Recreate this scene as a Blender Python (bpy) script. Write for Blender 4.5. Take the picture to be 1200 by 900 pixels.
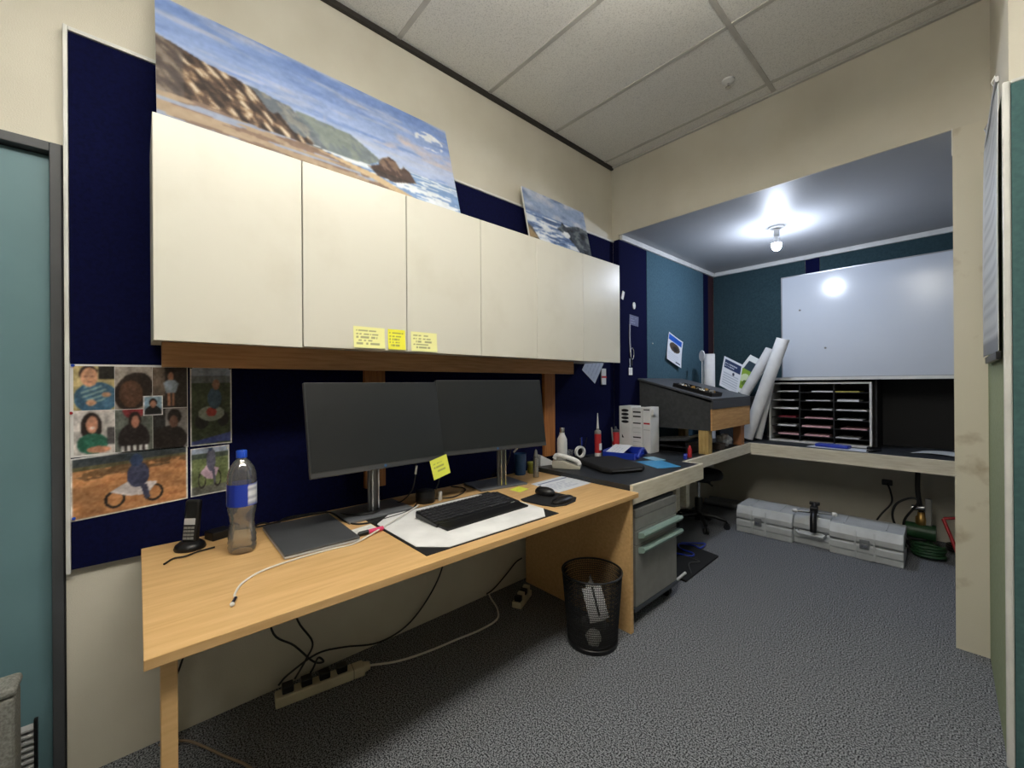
import bpy, math, random
import numpy as np
from mathutils import Vector, Matrix
random.seed(7); rng = np.random.default_rng(7)
for o in list(bpy.data.objects): bpy.data.objects.remove(o, do_unlink=True)
S = bpy.context.scene; COL = S.collection
PI = math.pi; R = math.radians

# ------------------------------------------------------------------ camera, world, exposure
def set_camera():
    yaw, pitch, roll = R(47.838), R(0.024), R(-0.405)
    f = Vector((-math.sin(yaw)*math.cos(pitch), math.cos(yaw)*math.cos(pitch), math.sin(pitch)))
    r = Vector((math.cos(yaw), math.sin(yaw), 0)); u = r.cross(f)
    r2 = r*math.cos(roll)+u*math.sin(roll); u2 = -r*math.sin(roll)+u*math.cos(roll)
    cd = bpy.data.cameras.new('camera'); co = bpy.data.objects.new('camera', cd); COL.objects.link(co)
    m = Matrix((r2, u2, -f)).transposed().to_4x4(); m.translation = Vector((0, 0, 1.30))
    co.matrix_world = m
    cd.sensor_width = 36; cd.lens = 484.4/1200*36; cd.clip_start = 0.02
    S.camera = co
set_camera()
W = bpy.data.worlds.new('world'); S.world = W; W.use_nodes = True
W.node_tree.nodes['Background'].inputs[0].default_value = (0.6, 0.65, 0.7, 1)
W.node_tree.nodes['Background'].inputs[1].default_value = 0.02
S.view_settings.view_transform = 'Standard'; S.view_settings.look = 'None'
S.view_settings.gamma = 1; S.view_settings.use_curve_mapping = False
S.view_settings.exposure = 0.30
TROFFER = 17.0          # strength of the ceiling light diffusers
BULB = 600.0            # strength of the alcove bulb

# ------------------------------------------------------------------ materials
def lin(c):
    c = np.asarray(c, float)/255
    return np.where(c <= .04045, c/12.92, ((c+.055)/1.055)**2.4)
def rgba(c): return tuple(float(v) for v in lin(c))+(1,)
MATS = {}
def mat(name, c, rough=.55, c2=None, scale=8, stretch=(1, 1, 1), bump=0, bscale=None, metal=0, lo=.35, hi=.65, detail=4, coat=0, spec=.5):
    if name in MATS: return MATS[name]
    m = bpy.data.materials.new(name); m.use_nodes = True; nt = m.node_tree; b = nt.nodes['Principled BSDF']
    b.inputs['Roughness'].default_value = rough; b.inputs['Metallic'].default_value = metal
    b.inputs['Specular IOR Level'].default_value = spec; b.inputs['Coat Weight'].default_value = coat
    if c2 is None: c2 = tuple(max(0, v*.93) for v in c)
    tc = nt.nodes.new('ShaderNodeTexCoord'); mp = nt.nodes.new('ShaderNodeMapping'); mp.inputs['Scale'].default_value = stretch
    nt.links.new(tc.outputs['Object'], mp.inputs[0])
    n = nt.nodes.new('ShaderNodeTexNoise'); n.inputs['Scale'].default_value = scale; n.inputs['Detail'].default_value = detail
    nt.links.new(mp.outputs[0], n.inputs['Vector'])
    cr = nt.nodes.new('ShaderNodeValToRGB'); cr.color_ramp.elements[0].position = lo; cr.color_ramp.elements[1].position = hi
    cr.color_ramp.elements[0].color = rgba(c2); cr.color_ramp.elements[1].color = rgba(c)
    nt.links.new(n.outputs['Fac'], cr.inputs[0]); nt.links.new(cr.outputs[0], b.inputs['Base Color'])
    if bump:
        n2 = nt.nodes.new('ShaderNodeTexNoise'); n2.inputs['Scale'].default_value = bscale or scale*4; n2.inputs['Detail'].default_value = 3
        nt.links.new(mp.outputs[0], n2.inputs['Vector'])
        bp = nt.nodes.new('ShaderNodeBump'); bp.inputs['Strength'].default_value = bump; bp.inputs['Distance'].default_value = .004
        nt.links.new(n2.outputs['Fac'], bp.inputs['Height']); nt.links.new(bp.outputs[0], b.inputs['Normal'])
    MATS[name] = m; return m
def emat(name, c, s):
    m = bpy.data.materials.new(name); m.use_nodes = True; b = m.node_tree.nodes['Principled BSDF']
    b.inputs['Base Color'].default_value = rgba(c); b.inputs['Emission Color'].default_value = rgba(c); b.inputs['Emission Strength'].default_value = s
    MATS[name] = m; return m
def clearmat(name, tint, amount=.1, haze=.10):
    m = bpy.data.materials.new(name); m.use_nodes = True; nt = m.node_tree; nt.nodes.remove(nt.nodes['Principled BSDF'])
    out = nt.nodes['Material Output']; tr = nt.nodes.new('ShaderNodeBsdfTransparent'); tr.inputs[0].default_value = rgba(tint)
    gl = nt.nodes.new('ShaderNodeBsdfGlossy'); gl.inputs['Roughness'].default_value = .08
    fr = nt.nodes.new('ShaderNodeFresnel'); fr.inputs[0].default_value = 1.5
    ad = nt.nodes.new('ShaderNodeMath'); ad.operation = 'ADD'; ad.inputs[1].default_value = amount
    nt.links.new(fr.outputs[0], ad.inputs[0])
    mx = nt.nodes.new('ShaderNodeMixShader'); nt.links.new(ad.outputs[0], mx.inputs[0]); nt.links.new(tr.outputs[0], mx.inputs[1]); nt.links.new(gl.outputs[0], mx.inputs[2])
    df = nt.nodes.new('ShaderNodeBsdfTranslucent'); df.inputs[0].default_value = (.9,.9,.9,1); d2 = nt.nodes.new('ShaderNodeBsdfDiffuse'); d2.inputs[0].default_value = (.9,.9,.9,1)
    m1 = nt.nodes.new('ShaderNodeMixShader'); nt.links.new(df.outputs[0], m1.inputs[1]); nt.links.new(d2.outputs[0], m1.inputs[2])
    m2 = nt.nodes.new('ShaderNodeMixShader'); m2.inputs[0].default_value = haze; nt.links.new(mx.outputs[0], m2.inputs[1]); nt.links.new(m1.outputs[0], m2.inputs[2])
    nt.links.new(m2.outputs[0], out.inputs[0]); MATS[name] = m; return m
def printmat(name, rough):
    m = bpy.data.materials.new(name); m.use_nodes = True; nt = m.node_tree; b = nt.nodes['Principled BSDF']
    a = nt.nodes.new('ShaderNodeVertexColor'); a.layer_name = 'ink'; nt.links.new(a.outputs[0], b.inputs['Base Color'])
    b.inputs['Roughness'].default_value = rough; MATS[name] = m; return m
PRINT = printmat('printed paper', .5); PHOTO = printmat('glossy photo paper', .3); CANVAS = printmat('painted canvas', .6)

CREAM = mat('cream wall paint', (214, 209, 194), .6, (206, 200, 184), 3, bump=.25, bscale=260)
PIER = mat('scuffed cream paint', (213, 207, 190), .6, (180, 168, 146), 7, bump=.25, bscale=200, lo=.27, hi=.4)
CEILT = mat('mineral fibre tile', (236, 234, 228), .9, (204, 202, 196), 170, bump=.4, bscale=170, lo=.3, hi=.5)
TBAR = mat('painted grid bar', (196, 193, 186), .5)
DARKGAP = mat('dark shadow gap trim', (44, 40, 36), .6)
CARPET = mat('grey loop carpet', (150, 153, 158), .95, (34, 36, 40), 185, bump=.4, bscale=185, lo=.42, hi=.58, detail=8, spec=.1)
NAVY = mat('navy felt', (13, 17, 56), .95, (10, 13, 45), 90, bump=.15, bscale=500, spec=.1)
TEAL = mat('teal felt', (74, 102, 116), .95, (66, 92, 106), 60, bump=.15, bscale=500, spec=.1)
TEAL2 = mat('deep teal felt', (52, 72, 78), .95, (45, 64, 70), 60, bump=.15, bscale=500, spec=.1)
TEAL3 = mat('partition teal felt', (82, 114, 114), .95, (74, 104, 104), 60, bump=.15, bscale=500, spec=.1)
SAGE = mat('sage felt', (168, 178, 146), .95, (158, 168, 136), 60, bump=.15, bscale=500, spec=.1)
MAROON = mat('maroon felt', (52, 20, 26), .9)
DOORC = mat('teal door paint', (106, 140, 148), .5, (100, 133, 141), 4)
FRAME = mat('dark grey frame', (74, 76, 80), .5)
BLACKGAP = mat('black gap strip', (14, 14, 16), .7)
WHITEP = mat('white paint', (226, 226, 222), .45)
CAB = mat('cream white laminate', (214, 211, 199), .35, (206, 202, 188), 5, lo=.2, hi=.5)
BEECH = mat('beech laminate', (224, 185, 130), .4, (208, 166, 110), 9, (7, .6, 7), lo=.3, hi=.7)
PINE = mat('stained timber', (176, 116, 62), .5, (140, 86, 42), 8, (12, 12, .8), lo=.3, hi=.7)
RAIL = mat('stained timber rail', (186, 142, 98), .5, (158, 114, 72), 8, (12, .8, 12), lo=.3, hi=.7)
PLY = mat('plywood', (214, 168, 112), .6, (190, 142, 88), 8, (1, 1, 9), lo=.3, hi=.7)
RAWPINE = mat('raw pine', (206, 178, 118), .6, (176, 146, 88), 10, (9, 9, 1.2), lo=.3, hi=.7)
FASCIA = mat('limed timber fascia', (224, 217, 198), .55, (204, 194, 170), 9, (6, 1, 9), lo=.25, hi=.6)
FASCIAX = mat('limed timber fascia along', (224, 217, 198), .55, (204, 194, 170), 9, (1, 6, 9), lo=.25, hi=.6)
DARKTOP = mat('charcoal laminate', (44, 48, 54), .45, (38, 42, 47), 30)
CHARBOX = mat('charcoal textured vinyl', (68, 70, 72), .7, (56, 58, 60), 40, bump=.3, bscale=300)
CHARLID = mat('charcoal lid', (78, 80, 84), .5)
BLACKP = mat('black plastic', (20, 20, 22), .4); BLACKM = mat('matt black', (16, 16, 18), .75)
SCREEN = mat('switched off screen', (36, 38, 40), .32, (34, 36, 38))
BEZEL = mat('dark grey bezel', (66, 67, 69), .4)
ALU = mat('brushed aluminium', (176, 178, 182), .35, metal=.9); STEEL = mat('bright steel', (214, 214, 216), .22, metal=1)
PLATE = mat('silver grey stand plate', (128, 131, 136), .45, metal=.3)
LAPTOP = mat('grey laptop lid', (104, 106, 110), .4, metal=.5); LAPEDGE = mat('pale laptop edge', (196, 196, 198), .4)
WHITEPL = mat('white plastic', (232, 232, 230), .35); WHITECARD = mat('white card', (240, 240, 240), .6)
CORDW = mat('white cord', (224, 220, 212), .5); CORDB = mat('black cord', (14, 14, 15), .5); CORDG = mat('beige cord', (150, 130, 108), .6)
PINK = mat('hot pink plastic', (236, 70, 120), .35); BLUEP = mat('royal blue plastic', (30, 56, 170), .35); CAPB = mat('blue cap', (30, 80, 205), .4)
SKY = mat('sky blue card', (70, 158, 214), .4); YELL = mat('yellow paper', (236, 240, 84), .7); CUPB = mat('slate blue cup', (42, 84, 132), .4)
GREYM = mat('grey metal', (136, 136, 133), .45, (128, 128, 125), 20); GREYD = mat('slate grey metal', (64, 70, 78), .45)
SAGEH = mat('pale green handle', (140, 164, 156), .4)
CASE = mat('light grey case plastic', (196, 200, 202), .45, (184, 188, 190), 12); CASED = mat('mid grey latch', (120, 123, 126), .4)
SPECK = mat('speckled grey fabric', (150, 150, 144), .9, (118, 118, 112), 160, bump=.4, bscale=200)
POWER = mat('ivory plastic', (206, 196, 168), .5)
REDP = mat('red plastic', (188, 42, 50), .4); REDL = mat('red print label', (200, 50, 54), .4); GREENP = mat('dark green enamel', (36, 74, 44), .45); BRASS = mat('brass', (176, 140, 80), .35, metal=.8)
GREYP = mat('warm grey plastic', (176, 172, 158), .45); OLIVE = mat('olive plastic', (150, 150, 60), .5)
SATIN = mat('satin grey ceiling paint', (176, 178, 181), .5, (172, 174, 177), 2, spec=.15)
BOARDW = mat('whiteboard enamel', (208, 214, 222), .18, (204, 210, 219), 2)
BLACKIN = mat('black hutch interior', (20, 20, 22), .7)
PET = clearmat('clear pet', (246, 248, 250), .16); FILM = clearmat('clear sleeve', (236, 240, 244), .1)
EM_T = emat('lit diffuser', (255, 251, 241), TROFFER); EM_B = emat('lit bulb', (226, 236, 255), BULB)

# ------------------------------------------------------------------ mesh builder
class MB:
    def __init__(s): s.v = []; s.f = []
    def add(s, v, f):
        n = len(s.v); s.v += [tuple(p) for p in v]; s.f += [tuple(i+n for i in q) for q in f]; return s
    def box(s, x0, x1, y0, y1, z0, z1):
        return s.add([(x0,y0,z0),(x1,y0,z0),(x1,y1,z0),(x0,y1,z0),(x0,y0,z1),(x1,y0,z1),(x1,y1,z1),(x0,y1,z1)],
                     [(3,2,1,0),(4,5,6,7),(0,1,5,4),(1,2,6,5),(2,3,7,6),(3,0,4,7)])
    def prism(s, poly, axis, a, b):          # polygon in the two other axes, extruded along axis
        def P(p, t): return {0:(t,p[0],p[1]), 1:(p[0],t,p[1]), 2:(p[0],p[1],t)}[axis]
        n = len(poly); v = [P(p,a) for p in poly]+[P(p,b) for p in poly]
        f = [tuple(range(n))[::-1], tuple(range(n,2*n))]+[(i,(i+1)%n,(i+1)%n+n,i+n) for i in range(n)]
        return s.add(v, f)
    def lathe(s, prof, c=(0,0,0), seg=24, caps=True):
        v = []; f = []; k = len(prof)
        for r, z in prof:
            for i in range(seg):
                a = 2*PI*i/seg; v.append((c[0]+r*math.cos(a), c[1]+r*math.sin(a), c[2]+z))
        for j in range(k-1):
            for i in range(seg):
                i2 = (i+1)%seg; f.append((j*seg+i, j*seg+i2, (j+1)*seg+i2, (j+1)*seg+i))
        if caps: f += [tuple(range(seg))[::-1], tuple((k-1)*seg+i for i in range(seg))]
        return s.add(v, f)
    def cyl(s, p0, p1, r, r2=None, seg=16):
        return s.tube([p0, p1], r, seg, r2=r2)
    def tube(s, pts, r, seg=8, r2=None, closed=False):
        pts = [Vector(p) for p in pts]; n = len(pts); v = []; f = []; prev = None
        for i, p in enumerate(pts):
            if closed: t = (pts[(i+1)%n]-pts[i-1]).normalized()
            else: t = (pts[min(i+1,n-1)]-pts[max(i-1,0)]).normalized()
            if prev is None:
                a = Vector((0,0,1)) if abs(t.z) < .9 else Vector((1,0,0)); u = t.cross(a).normalized()
            else:
                u = (prev-t*prev.dot(t)).normalized()
            prev = u; w = t.cross(u); rr = r if r2 is None else r+(r2-r)*i/(n-1)
            for k in range(seg):
                q = 2*PI*k/seg; v.append(p+u*rr*math.cos(q)+w*rr*math.sin(q))
        for i in range(n if closed else n-1):
            for k in range(seg):
                k2 = (k+1)%seg; i2 = (i+1)%n; f.append((i*seg+k, i*seg+k2, i2*seg+k2, i2*seg+k))
        if not closed: f += [tuple(range(seg))[::-1], tuple((n-1)*seg+k for k in range(seg))]
        return s.add(v, f)
    def xf(s, m):
        s.v = [tuple(m @ Vector(p)) for p in s.v]; return s
    def build(s, name, m, parent=None, loc=(0,0,0), rotz=0, world=False, bevel=0, smooth=None, bseg=2, kind=None, label=None):
        me = bpy.data.meshes.new(name); v = s.v
        if world:
            base = Vector(loc) if parent is None else Vector(parent['_o'])
            v = [tuple(Vector(p)-base) for p in v]
        me.from_pydata(v, [], s.f); me.materials.append(m); me.update()
        bmfix(me)
        if smooth is not None: me.shade_smooth(); me.set_sharp_from_angle(angle=R(smooth))
        o = bpy.data.objects.new(name, me); COL.objects.link(o)
        if parent is not None: o.parent = parent
        if parent is None or not world: o.location = loc; o.rotation_euler = (0,0,rotz)
        if parent is not None and world: o.location = (0,0,0)
        if parent is not None: o['_o'] = parent['_o']
        else: o['_o'] = loc
        if bevel:
            b = o.modifiers.new('bevel', 'BEVEL'); b.width = bevel; b.segments = bseg; b.limit_method = 'ANGLE'; b.angle_limit = R(40)
        if kind: o['kind'] = kind
        if label: o['label'] = label
        return o
import bmesh
def bmfix(me):
    bm = bmesh.new(); bm.from_mesh(me); bmesh.ops.recalc_face_normals(bm, faces=bm.faces); bm.to_mesh(me); bm.free()
def box(*a): return MB().box(*a)
def smoothpts(pts, n=6):
    P = [Vector(p) for p in pts]; P = [P[0]*2-P[1]]+P+[P[-1]*2-P[-2]]; out = []
    for i in range(1, len(P)-2):
        for k in range(n):
            t = k/n; a, b, c, d = P[i-1], P[i], P[i+1], P[i+2]
            out.append(.5*((2*b)+(c-a)*t+(2*a-5*b+4*c-d)*t*t+(3*b-a-3*c+d)*t**3))
    return out+[P[-2]]
def tag(o, label, cat, group=None):
    o['label'] = label; o['category'] = cat
    if group: o['group'] = group
    return o
def thing(name, label, cat, loc=(0,0,0), rotz=0, group=None):
    o = bpy.data.objects.new(name, None); COL.objects.link(o); o.location = loc; o.rotation_euler = (0,0,rotz); o.empty_display_size = .05
    o['_o'] = loc; return tag(o, label, cat, group)
def struct(name, mb, m, **k):
    return mb.build(name, m, kind='structure', **k)
def cable(name, pts, r, m, label, n=6, cat='cable', group=None):
    p0 = tuple(pts[0])
    o = MB().tube(smoothpts(pts, n), r, 8).build(name, m, loc=p0, world=True, smooth=60)
    return tag(o, label, cat, group)
def dup(root, loc, rotz=0, label=None):
    r = root.copy(); COL.objects.link(r); r.location = loc; r.rotation_euler = (0,0,rotz)
    if label: r['label'] = label
    for ch in list(root.children):
        c = ch.copy(); COL.objects.link(c); c.parent = r
    return r

# ------------------------------------------------------------------ painted sheets (print as vertex ink)
def vnoise(x, y, seed=0):
    xi = np.floor(x).astype(int); yi = np.floor(y).astype(int); xf = x-xi; yf = y-yi
    def h(a, b):
        n = (a*374761393+b*668265263+seed*1442695041) & 0x7fffffff; n = ((n ^ (n >> 13))*1274126177) & 0x7fffffff
        return (n ^ (n >> 16))/0x7fffffff
    u = xf*xf*(3-2*xf); w = yf*yf*(3-2*yf)
    return (h(xi,yi)*(1-u)+h(xi+1,yi)*u)*(1-w)+(h(xi,yi+1)*(1-u)+h(xi+1,yi+1)*u)*w
def fbm(x, y, seed=0, o=4):
    s = 0; a = .5; 
    for k in range(o): s = s+a*vnoise(x*2**k, y*2**k, seed+k*17); a *= .5
    return s/(1-.5**o)
def mixc(img, mask, c):
    m = np.clip(mask, 0, 1)[..., None]; return img*(1-m)+np.asarray(c, float)*m
def inpoly(U, V, poly):
    ins = np.zeros(U.shape, bool); n = len(poly)
    for i in range(n):
        (x0,y0),(x1,y1) = poly[i], poly[(i+1)%n]
        if y0 == y1: continue
        c = ((y0 > V) != (y1 > V)) & (U < (x1-x0)*(V-y0)/(y1-y0)+x0); ins ^= c
    return ins.astype(float)
def ell(U, V, cx, cy, rx, ry, ang=0):
    c, s = math.cos(ang), math.sin(ang); x = (U-cx)*c+(V-cy)*s; y = -(U-cx)*s+(V-cy)*c
    return ((x/rx)**2+(y/ry)**2 < 1).astype(float)
def rect(U, V, u0, u1, v0, v1): return ((U >= u0)&(U <= u1)&(V >= v0)&(V <= v1)).astype(float)
def sheet(name, o, eu, ev, nx, ny, fn, m=PRINT, thick=.0006, parent=None, bend=None, back=(235,235,230), kind=None, blur=0, grain=0):
    """Thin sheet with its printed front on a grid; o = lower left corner, eu/ev = edges, front faces eu x ev."""
    o = Vector(o); eu = Vector(eu); ev = Vector(ev); nrm = eu.cross(ev).normalized()
    us = np.linspace(0,1,nx+1); vs = np.linspace(0,1,ny+1); U, V = np.meshgrid(us, vs)
    img = fn(U, V)
    for _ in range(blur):
        p = np.pad(img, ((1,1),(1,1),(0,0)), 'edge'); img = (p[1:-1,1:-1]*2+p[:-2,1:-1]+p[2:,1:-1]+p[1:-1,:-2]+p[1:-1,2:])/6
    if grain: img = img*(.72+.5*fbm(U*5, V*5, 33, 3))[..., None] if grain > 20 else img
    if grain: img = img+(fbm(U*nx*.35, V*ny*.35, 91, 2)[..., None]-.5)*grain
    C = lin(np.clip(img, 0, 255)).reshape(-1,3)
    c0 = o+eu*.5
    pts = []
    for u, v in zip(U.ravel(), V.ravel()):
        pts.append(o+eu*u+ev*v+nrm*(thick+(bend(u,v) if bend else 0))-c0)
    N = len(pts); pts += [p-nrm*thick for p in pts]
    w = nx+1; F = []
    for j in range(ny):
        for i in range(nx):
            a = j*w+i; F.append((a,a+1,a+w+1,a+w)); F.append((N+a+w, N+a+w+1, N+a+1, N+a))
    rim = [i for i in range(nx)]+[j*w+nx for j in range(ny)]+[ny*w+nx-i for i in range(nx)]+[(ny-j)*w for j in range(ny)]
    for k in range(len(rim)):
        a, b = rim[k], rim[(k+1)%len(rim)]; F.append((b,a,N+a,N+b))
    me = bpy.data.meshes.new(name); me.from_pydata([tuple(p) for p in pts], [], F); me.materials.append(m)
    at = me.color_attributes.new('ink', 'FLOAT_COLOR', 'POINT')
    bk = np.tile(lin(back), (N,1)); A = np.concatenate([np.concatenate([C,bk]), np.ones((2*N,1))], 1).astype(np.float32)
    at.data.foreach_set('color', A.ravel()); me.update()
    ob = bpy.data.objects.new(name, me); COL.objects.link(ob)
    if parent is not None:
        ob.parent = parent; ob.location = c0-Vector(parent['_o'])
    else: ob.location = c0
    ob['_o'] = tuple(c0)
    if kind: ob['kind'] = kind
    return ob
def blank(c): return lambda U, V: np.tile(np.asarray(c, float), U.shape+(1,))
def lines(bg, ink, rows, u0=.1, u1=.9, seed=1, amp=.5, dens=60):
    def fn(U, V):
        img = blank(bg)(U, V)
        for k, v in enumerate(rows):
            n = vnoise(U*dens, np.full_like(U, k+seed*7.3), seed)
            e = u1-.3*vnoise(np.full_like(U, k*3.7), np.full_like(U, seed*1.0), seed)
            img = mixc(img, ((np.abs(V-v) < .035)&(U > u0)&(U < e)&(n > .35))*amp, ink)
        return img
    return fn

# ------------------------------------------------------------------ room shell
XL, YF, ZC, XA, YA, ZA = -2.0, 2.95, 3.10, -1.935, 4.82, 2.53
XR, YB = 2.4, -3.2
struct('floor', box(XL-.1, XR+.1, YB-.1, YA+.1, -.1, 0), CARPET)
w = MB(); w.box(XL-.1, XL, YB, -1.10, 0, ZC); w.box(XL-.1, XL, -1.10, -.178, 2.097, ZC); w.box(XL-.1, XL, -.178, YF, 0, ZC)
struct('wall_left', w, CREAM)
w = MB(); w.box(XL, .075, YF, YF+.13, ZA+.1, ZC); w.box(XL, .075, YF, YF+.012, ZA-.004, ZA+.1); struct('wall_back', w, CREAM)
struct('wall_pier', box(-.047, .075, YF, YF+.13, 0, ZA-.004), PIER)
struct('wall_nib', MB().prism([(.075,YF+.13),(.075,YF),(.096,2.18),(XR,2.18),(XR,YF+.13)], 2, 0, ZC), CREAM)
struct('wall_right', box(XR, XR+.1, YB, 2.18, 0, ZC), CREAM)
struct('wall_front', box(XL, XR, YB-.1, YB, 0, ZC), CREAM)
struct('wall_alcove_left', box(XL-.1, XA, YF, YA, 0, ZA), CREAM)
struct('wall_alcove_back', box(XL-.1, 1.0, YA, YA+.1, 0, ZA), CREAM)
struct('wall_alcove_right', box(.9, 1.0, YF+.13, YA, 0, ZA), CREAM)
struct('ceiling_alcove', box(XL-.1, 1.0, YF+.0125, YA+.1, ZA, ZA+.1), SATIN)
# suspended ceiling: slab, grid bars and single tiles
ceil = struct('ceiling', box(XL-.1, XR+.1, YB-.1, YF+.13, ZC+.03, ZC+.13), CEILT)
xs = [-2.0, -.80, .40, 1.60, 2.4]; ys = [2.95, 2.83]+[2.83-.605*k for k in range(1, 11)]
for i in range(len(xs)-1):
    for j in range(len(ys)-1):
        x0, x1, y0, y1 = xs[i], xs[i+1], max(ys[j+1], YB), ys[j]
        if y1-y0 < .05: continue
        cx, cy = (x0+x1)/2, (y0+y1)/2; hx, hy = (x1-x0)/2-.004, (y1-y0)/2-.004
        box(-hx, hx, -hy, hy, .004, .026).build('ceiling_tile', CEILT, ceil, loc=(cx, cy, ZC), bevel=.002, bseg=1)
for x in xs[1:-1]: box(x-.012, x+.012, YB, YF, ZC-.001, ZC+.012).build('ceiling_bar', TBAR, ceil, kind='structure')
for y in ys[1:]:
    if y > YB: box(XL, XR, y-.012, y+.012, ZC-.0005, ZC+.012).build('ceiling_bar', TBAR, ceil, kind='structure')
struct('trim_1', box(XL+.001, XL+.022, YB, YF-.001, ZC-.022, ZC+.003), DARKGAP)
struct('trim_2', box(XL+.024, .074, YF-.02, YF-.001, ZC-.012, ZC+.002), TBAR)
struct('trim_3', box(XA+.001, XA+.028, YF+.014, YA-.001, ZA-.045, ZA-.001), WHITEP, bevel=.006)
struct('trim_4', box(XA+.03, .89, YA-.028, YA-.001, ZA-.045, ZA-.001), WHITEP, bevel=.006)
struct('trim_5', box(-.05, -.046, YF-.002, YF+.01, 2.40, 2.53), WHITEP)

# ceiling light fittings: linear luminaires with opal diffusers hung just below the tiles
for lx, ly, lb in ((-.42, -.22, 'opal linear ceiling light hanging over the end of the desk by the door'), (-.42, 1.0, 'opal linear ceiling light hanging over the desk between door and alcove')):
    t = thing('ceiling_light', lb, 'light', (lx, ly, ZC), R(90), group='linear lights under the tiled ceiling')
    box(-.58, .58, -.14, .14, -.305, -.245).build('diffuser', EM_T, t, bevel=.012)
    box(-.585, .585, -.03, .03, -.244, -.236).build('spine', WHITEP, t)
    for x in (-.585, .581): box(x, x+.004, -.14, .14, -.305, -.24).build('end_cap', WHITEP, t)
    for x in (-.42, .42): MB().cyl((x,0,-.236),(x,0,-.0012),.003,seg=8).build('hanger', STEEL, t)
# sprinkler head
t = thing('sprinkler_head', 'small white sprinkler rosette on the ceiling tile', 'sprinkler', (-.953, 2.62, ZC))
MB().lathe([(.012,-.016),(.034,-.006),(.036,.003)], seg=20).build('rosette', WHITEPL, t, smooth=40)
MB().lathe([(.014,-.042),(.016,-.038),(.005,-.034),(.006,-.016)], seg=12).build('deflector', STEEL, t, smooth=40)

# ------------------------------------------------------------------ door
d = MB(); d.box(XL-.07, XL-.028, -1.09, -.212, .008, 2.062); door = struct('door_1', d, DOORC, bevel=.002)
fr = MB(); fr.box(XL-.09, XL+.006, -.209, -.182, 0, 2.096); fr.box(XL-.09, XL+.006, -1.10, -.209, 2.066, 2.096); fr.box(XL-.09, XL+.006, -1.099, -1.092, 0, 2.066)
fr.build('door_frame', FRAME, door, bevel=.002)
MB().box(XL-.001, XL+.007, -.1815, -.1785, 0, 2.095).build('frame_gap', BLACKGAP, door)  # black strip stands in for the shaded gap beside the frame
g = MB(); g.box(XL-.0278, XL-.012, -.66, -.65, .02, .235); g.box(XL-.0278, XL-.012, -.252, -.244, .02, .235)
gr = g.build('vent_grille', BLACKP, door)
for k in range(10):
    z = .03+k*.02; MB().prism([(XL-.027, z+.004), (XL-.010, z-.004), (XL-.010, z+.002), (XL-.027, z+.010)], 1, -.65, -.252).build('slat', LAPEDGE, gr)
t = thing('storage_box', 'low speckled grey upright box standing on the carpet against the teal door', 'box', (-1.83, -.52, 0))
box(-.045, .045, -.33, .262, .0, .44).build('body', SPECK, t, bevel=.012, bseg=3)
box(-.048, .048, -.335, .266, .44, .468).build('lid', SPECK, t, bevel=.012, bseg=3)

# ------------------------------------------------------------------ pinboards and felt panels
t = thing('pinboard', 'long navy blue felt pinboard with white edging behind the desk', 'pinboard', (-1.998, 1.38, .70))
box(-1.998, -1.980, -.164, 2.937, .70, 2.470).build('felt', NAVY, t, world=True)
box(-1.998, -1.970, -.176, -.165, .69, 2.485).build('edging', WHITEP, t, world=True, bevel=.002)
box(-1.998, -1.972, -.1645, 2.94, 2.4705, 2.484).build('edging', WHITEP, t, world=True, bevel=.002)
t = thing('felt_board', 'navy felt wall panel at the alcove entrance with keys hanging on it', 'wall panel', (-1.934, 3.16, .755))
box(XA+.001, XA+.012, 2.951, 3.369, .757, 2.484).build('felt', NAVY, t, world=True, bevel=.002)
box(-1.979, XA+.012, 2.938, 2.9485, .757, 2.484).build('return_strip', NAVY, t, world=True)
o = box(XA+.001, XA+.013, 3.373, 4.54, .757, 2.484).build('felt_board', TEAL, loc=(XA, 3.9, .757), world=True, bevel=.002); tag(o, 'teal felt panel on the alcove side wall with a pinned flyer', 'wall panel')
o = box(XA+.001, XA+.011, 4.543, 4.67, .757, 2.484).build('felt_strip', NAVY, loc=(XA, 4.6, .757), world=True); tag(o, 'narrow navy felt strip beside the maroon strip in alcove corner', 'wall panel')
o = box(XA+.001, XA+.010, 4.672, 4.808, .757, 2.484).build('felt_strip', MAROON, loc=(XA, 4.74, .757), world=True); tag(o, 'narrow dark maroon felt strip in the alcove corner', 'wall panel')
o = box(-1.922, -1.06, YA-.012, YA-.001, .757, 2.484).build('felt_board', TEAL2, loc=(-1.5, YA, .757), world=True, bevel=.002); tag(o, 'deep teal felt panel on alcove back wall behind paper rolls', 'wall panel')
o = box(-1.057, -.945, YA-.012, YA-.001, 1.36, 2.484).build('felt_strip', NAVY, loc=(-1.0, YA, 1.36), world=True); tag(o, 'narrow navy felt strip rising above the whiteboard', 'wall panel')
o = box(-.942, .88, YA-.012, YA-.001, 1.36, 2.484).build('felt_board', TEAL2, loc=(0, YA, 1.36), world=True, bevel=.002); tag(o, 'deep teal felt panel showing above the whiteboard', 'wall panel')
t = thing('partition_panel', 'dark teal felt panel with white corner bead on the wall end', 'wall panel', (.6, 2.165, 0))
box(.100, 1.7, 2.163, 2.178, .003, 2.29).build('felt', TEAL3, t, world=True)
box(.080, .099, 2.158, 2.179, .0, 2.302).build('corner_bead', WHITEP, t, world=True, bevel=.006, bseg=3)
box(.100, 1.7, 2.160, 2.179, 2.2905, 2.302).build('top_bead', WHITEP, t, world=True, bevel=.003)
o = MB().prism([(.0625,YF-.002),(.0742,YF-.002),(.0948,2.181),(.083,2.181)], 2, .003, 2.29).build('felt_board', SAGE, loc=(.068, 2.5, 0), world=True); tag(o, 'pale sage felt panel on the wall beside the cream pier', 'wall panel')

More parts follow.
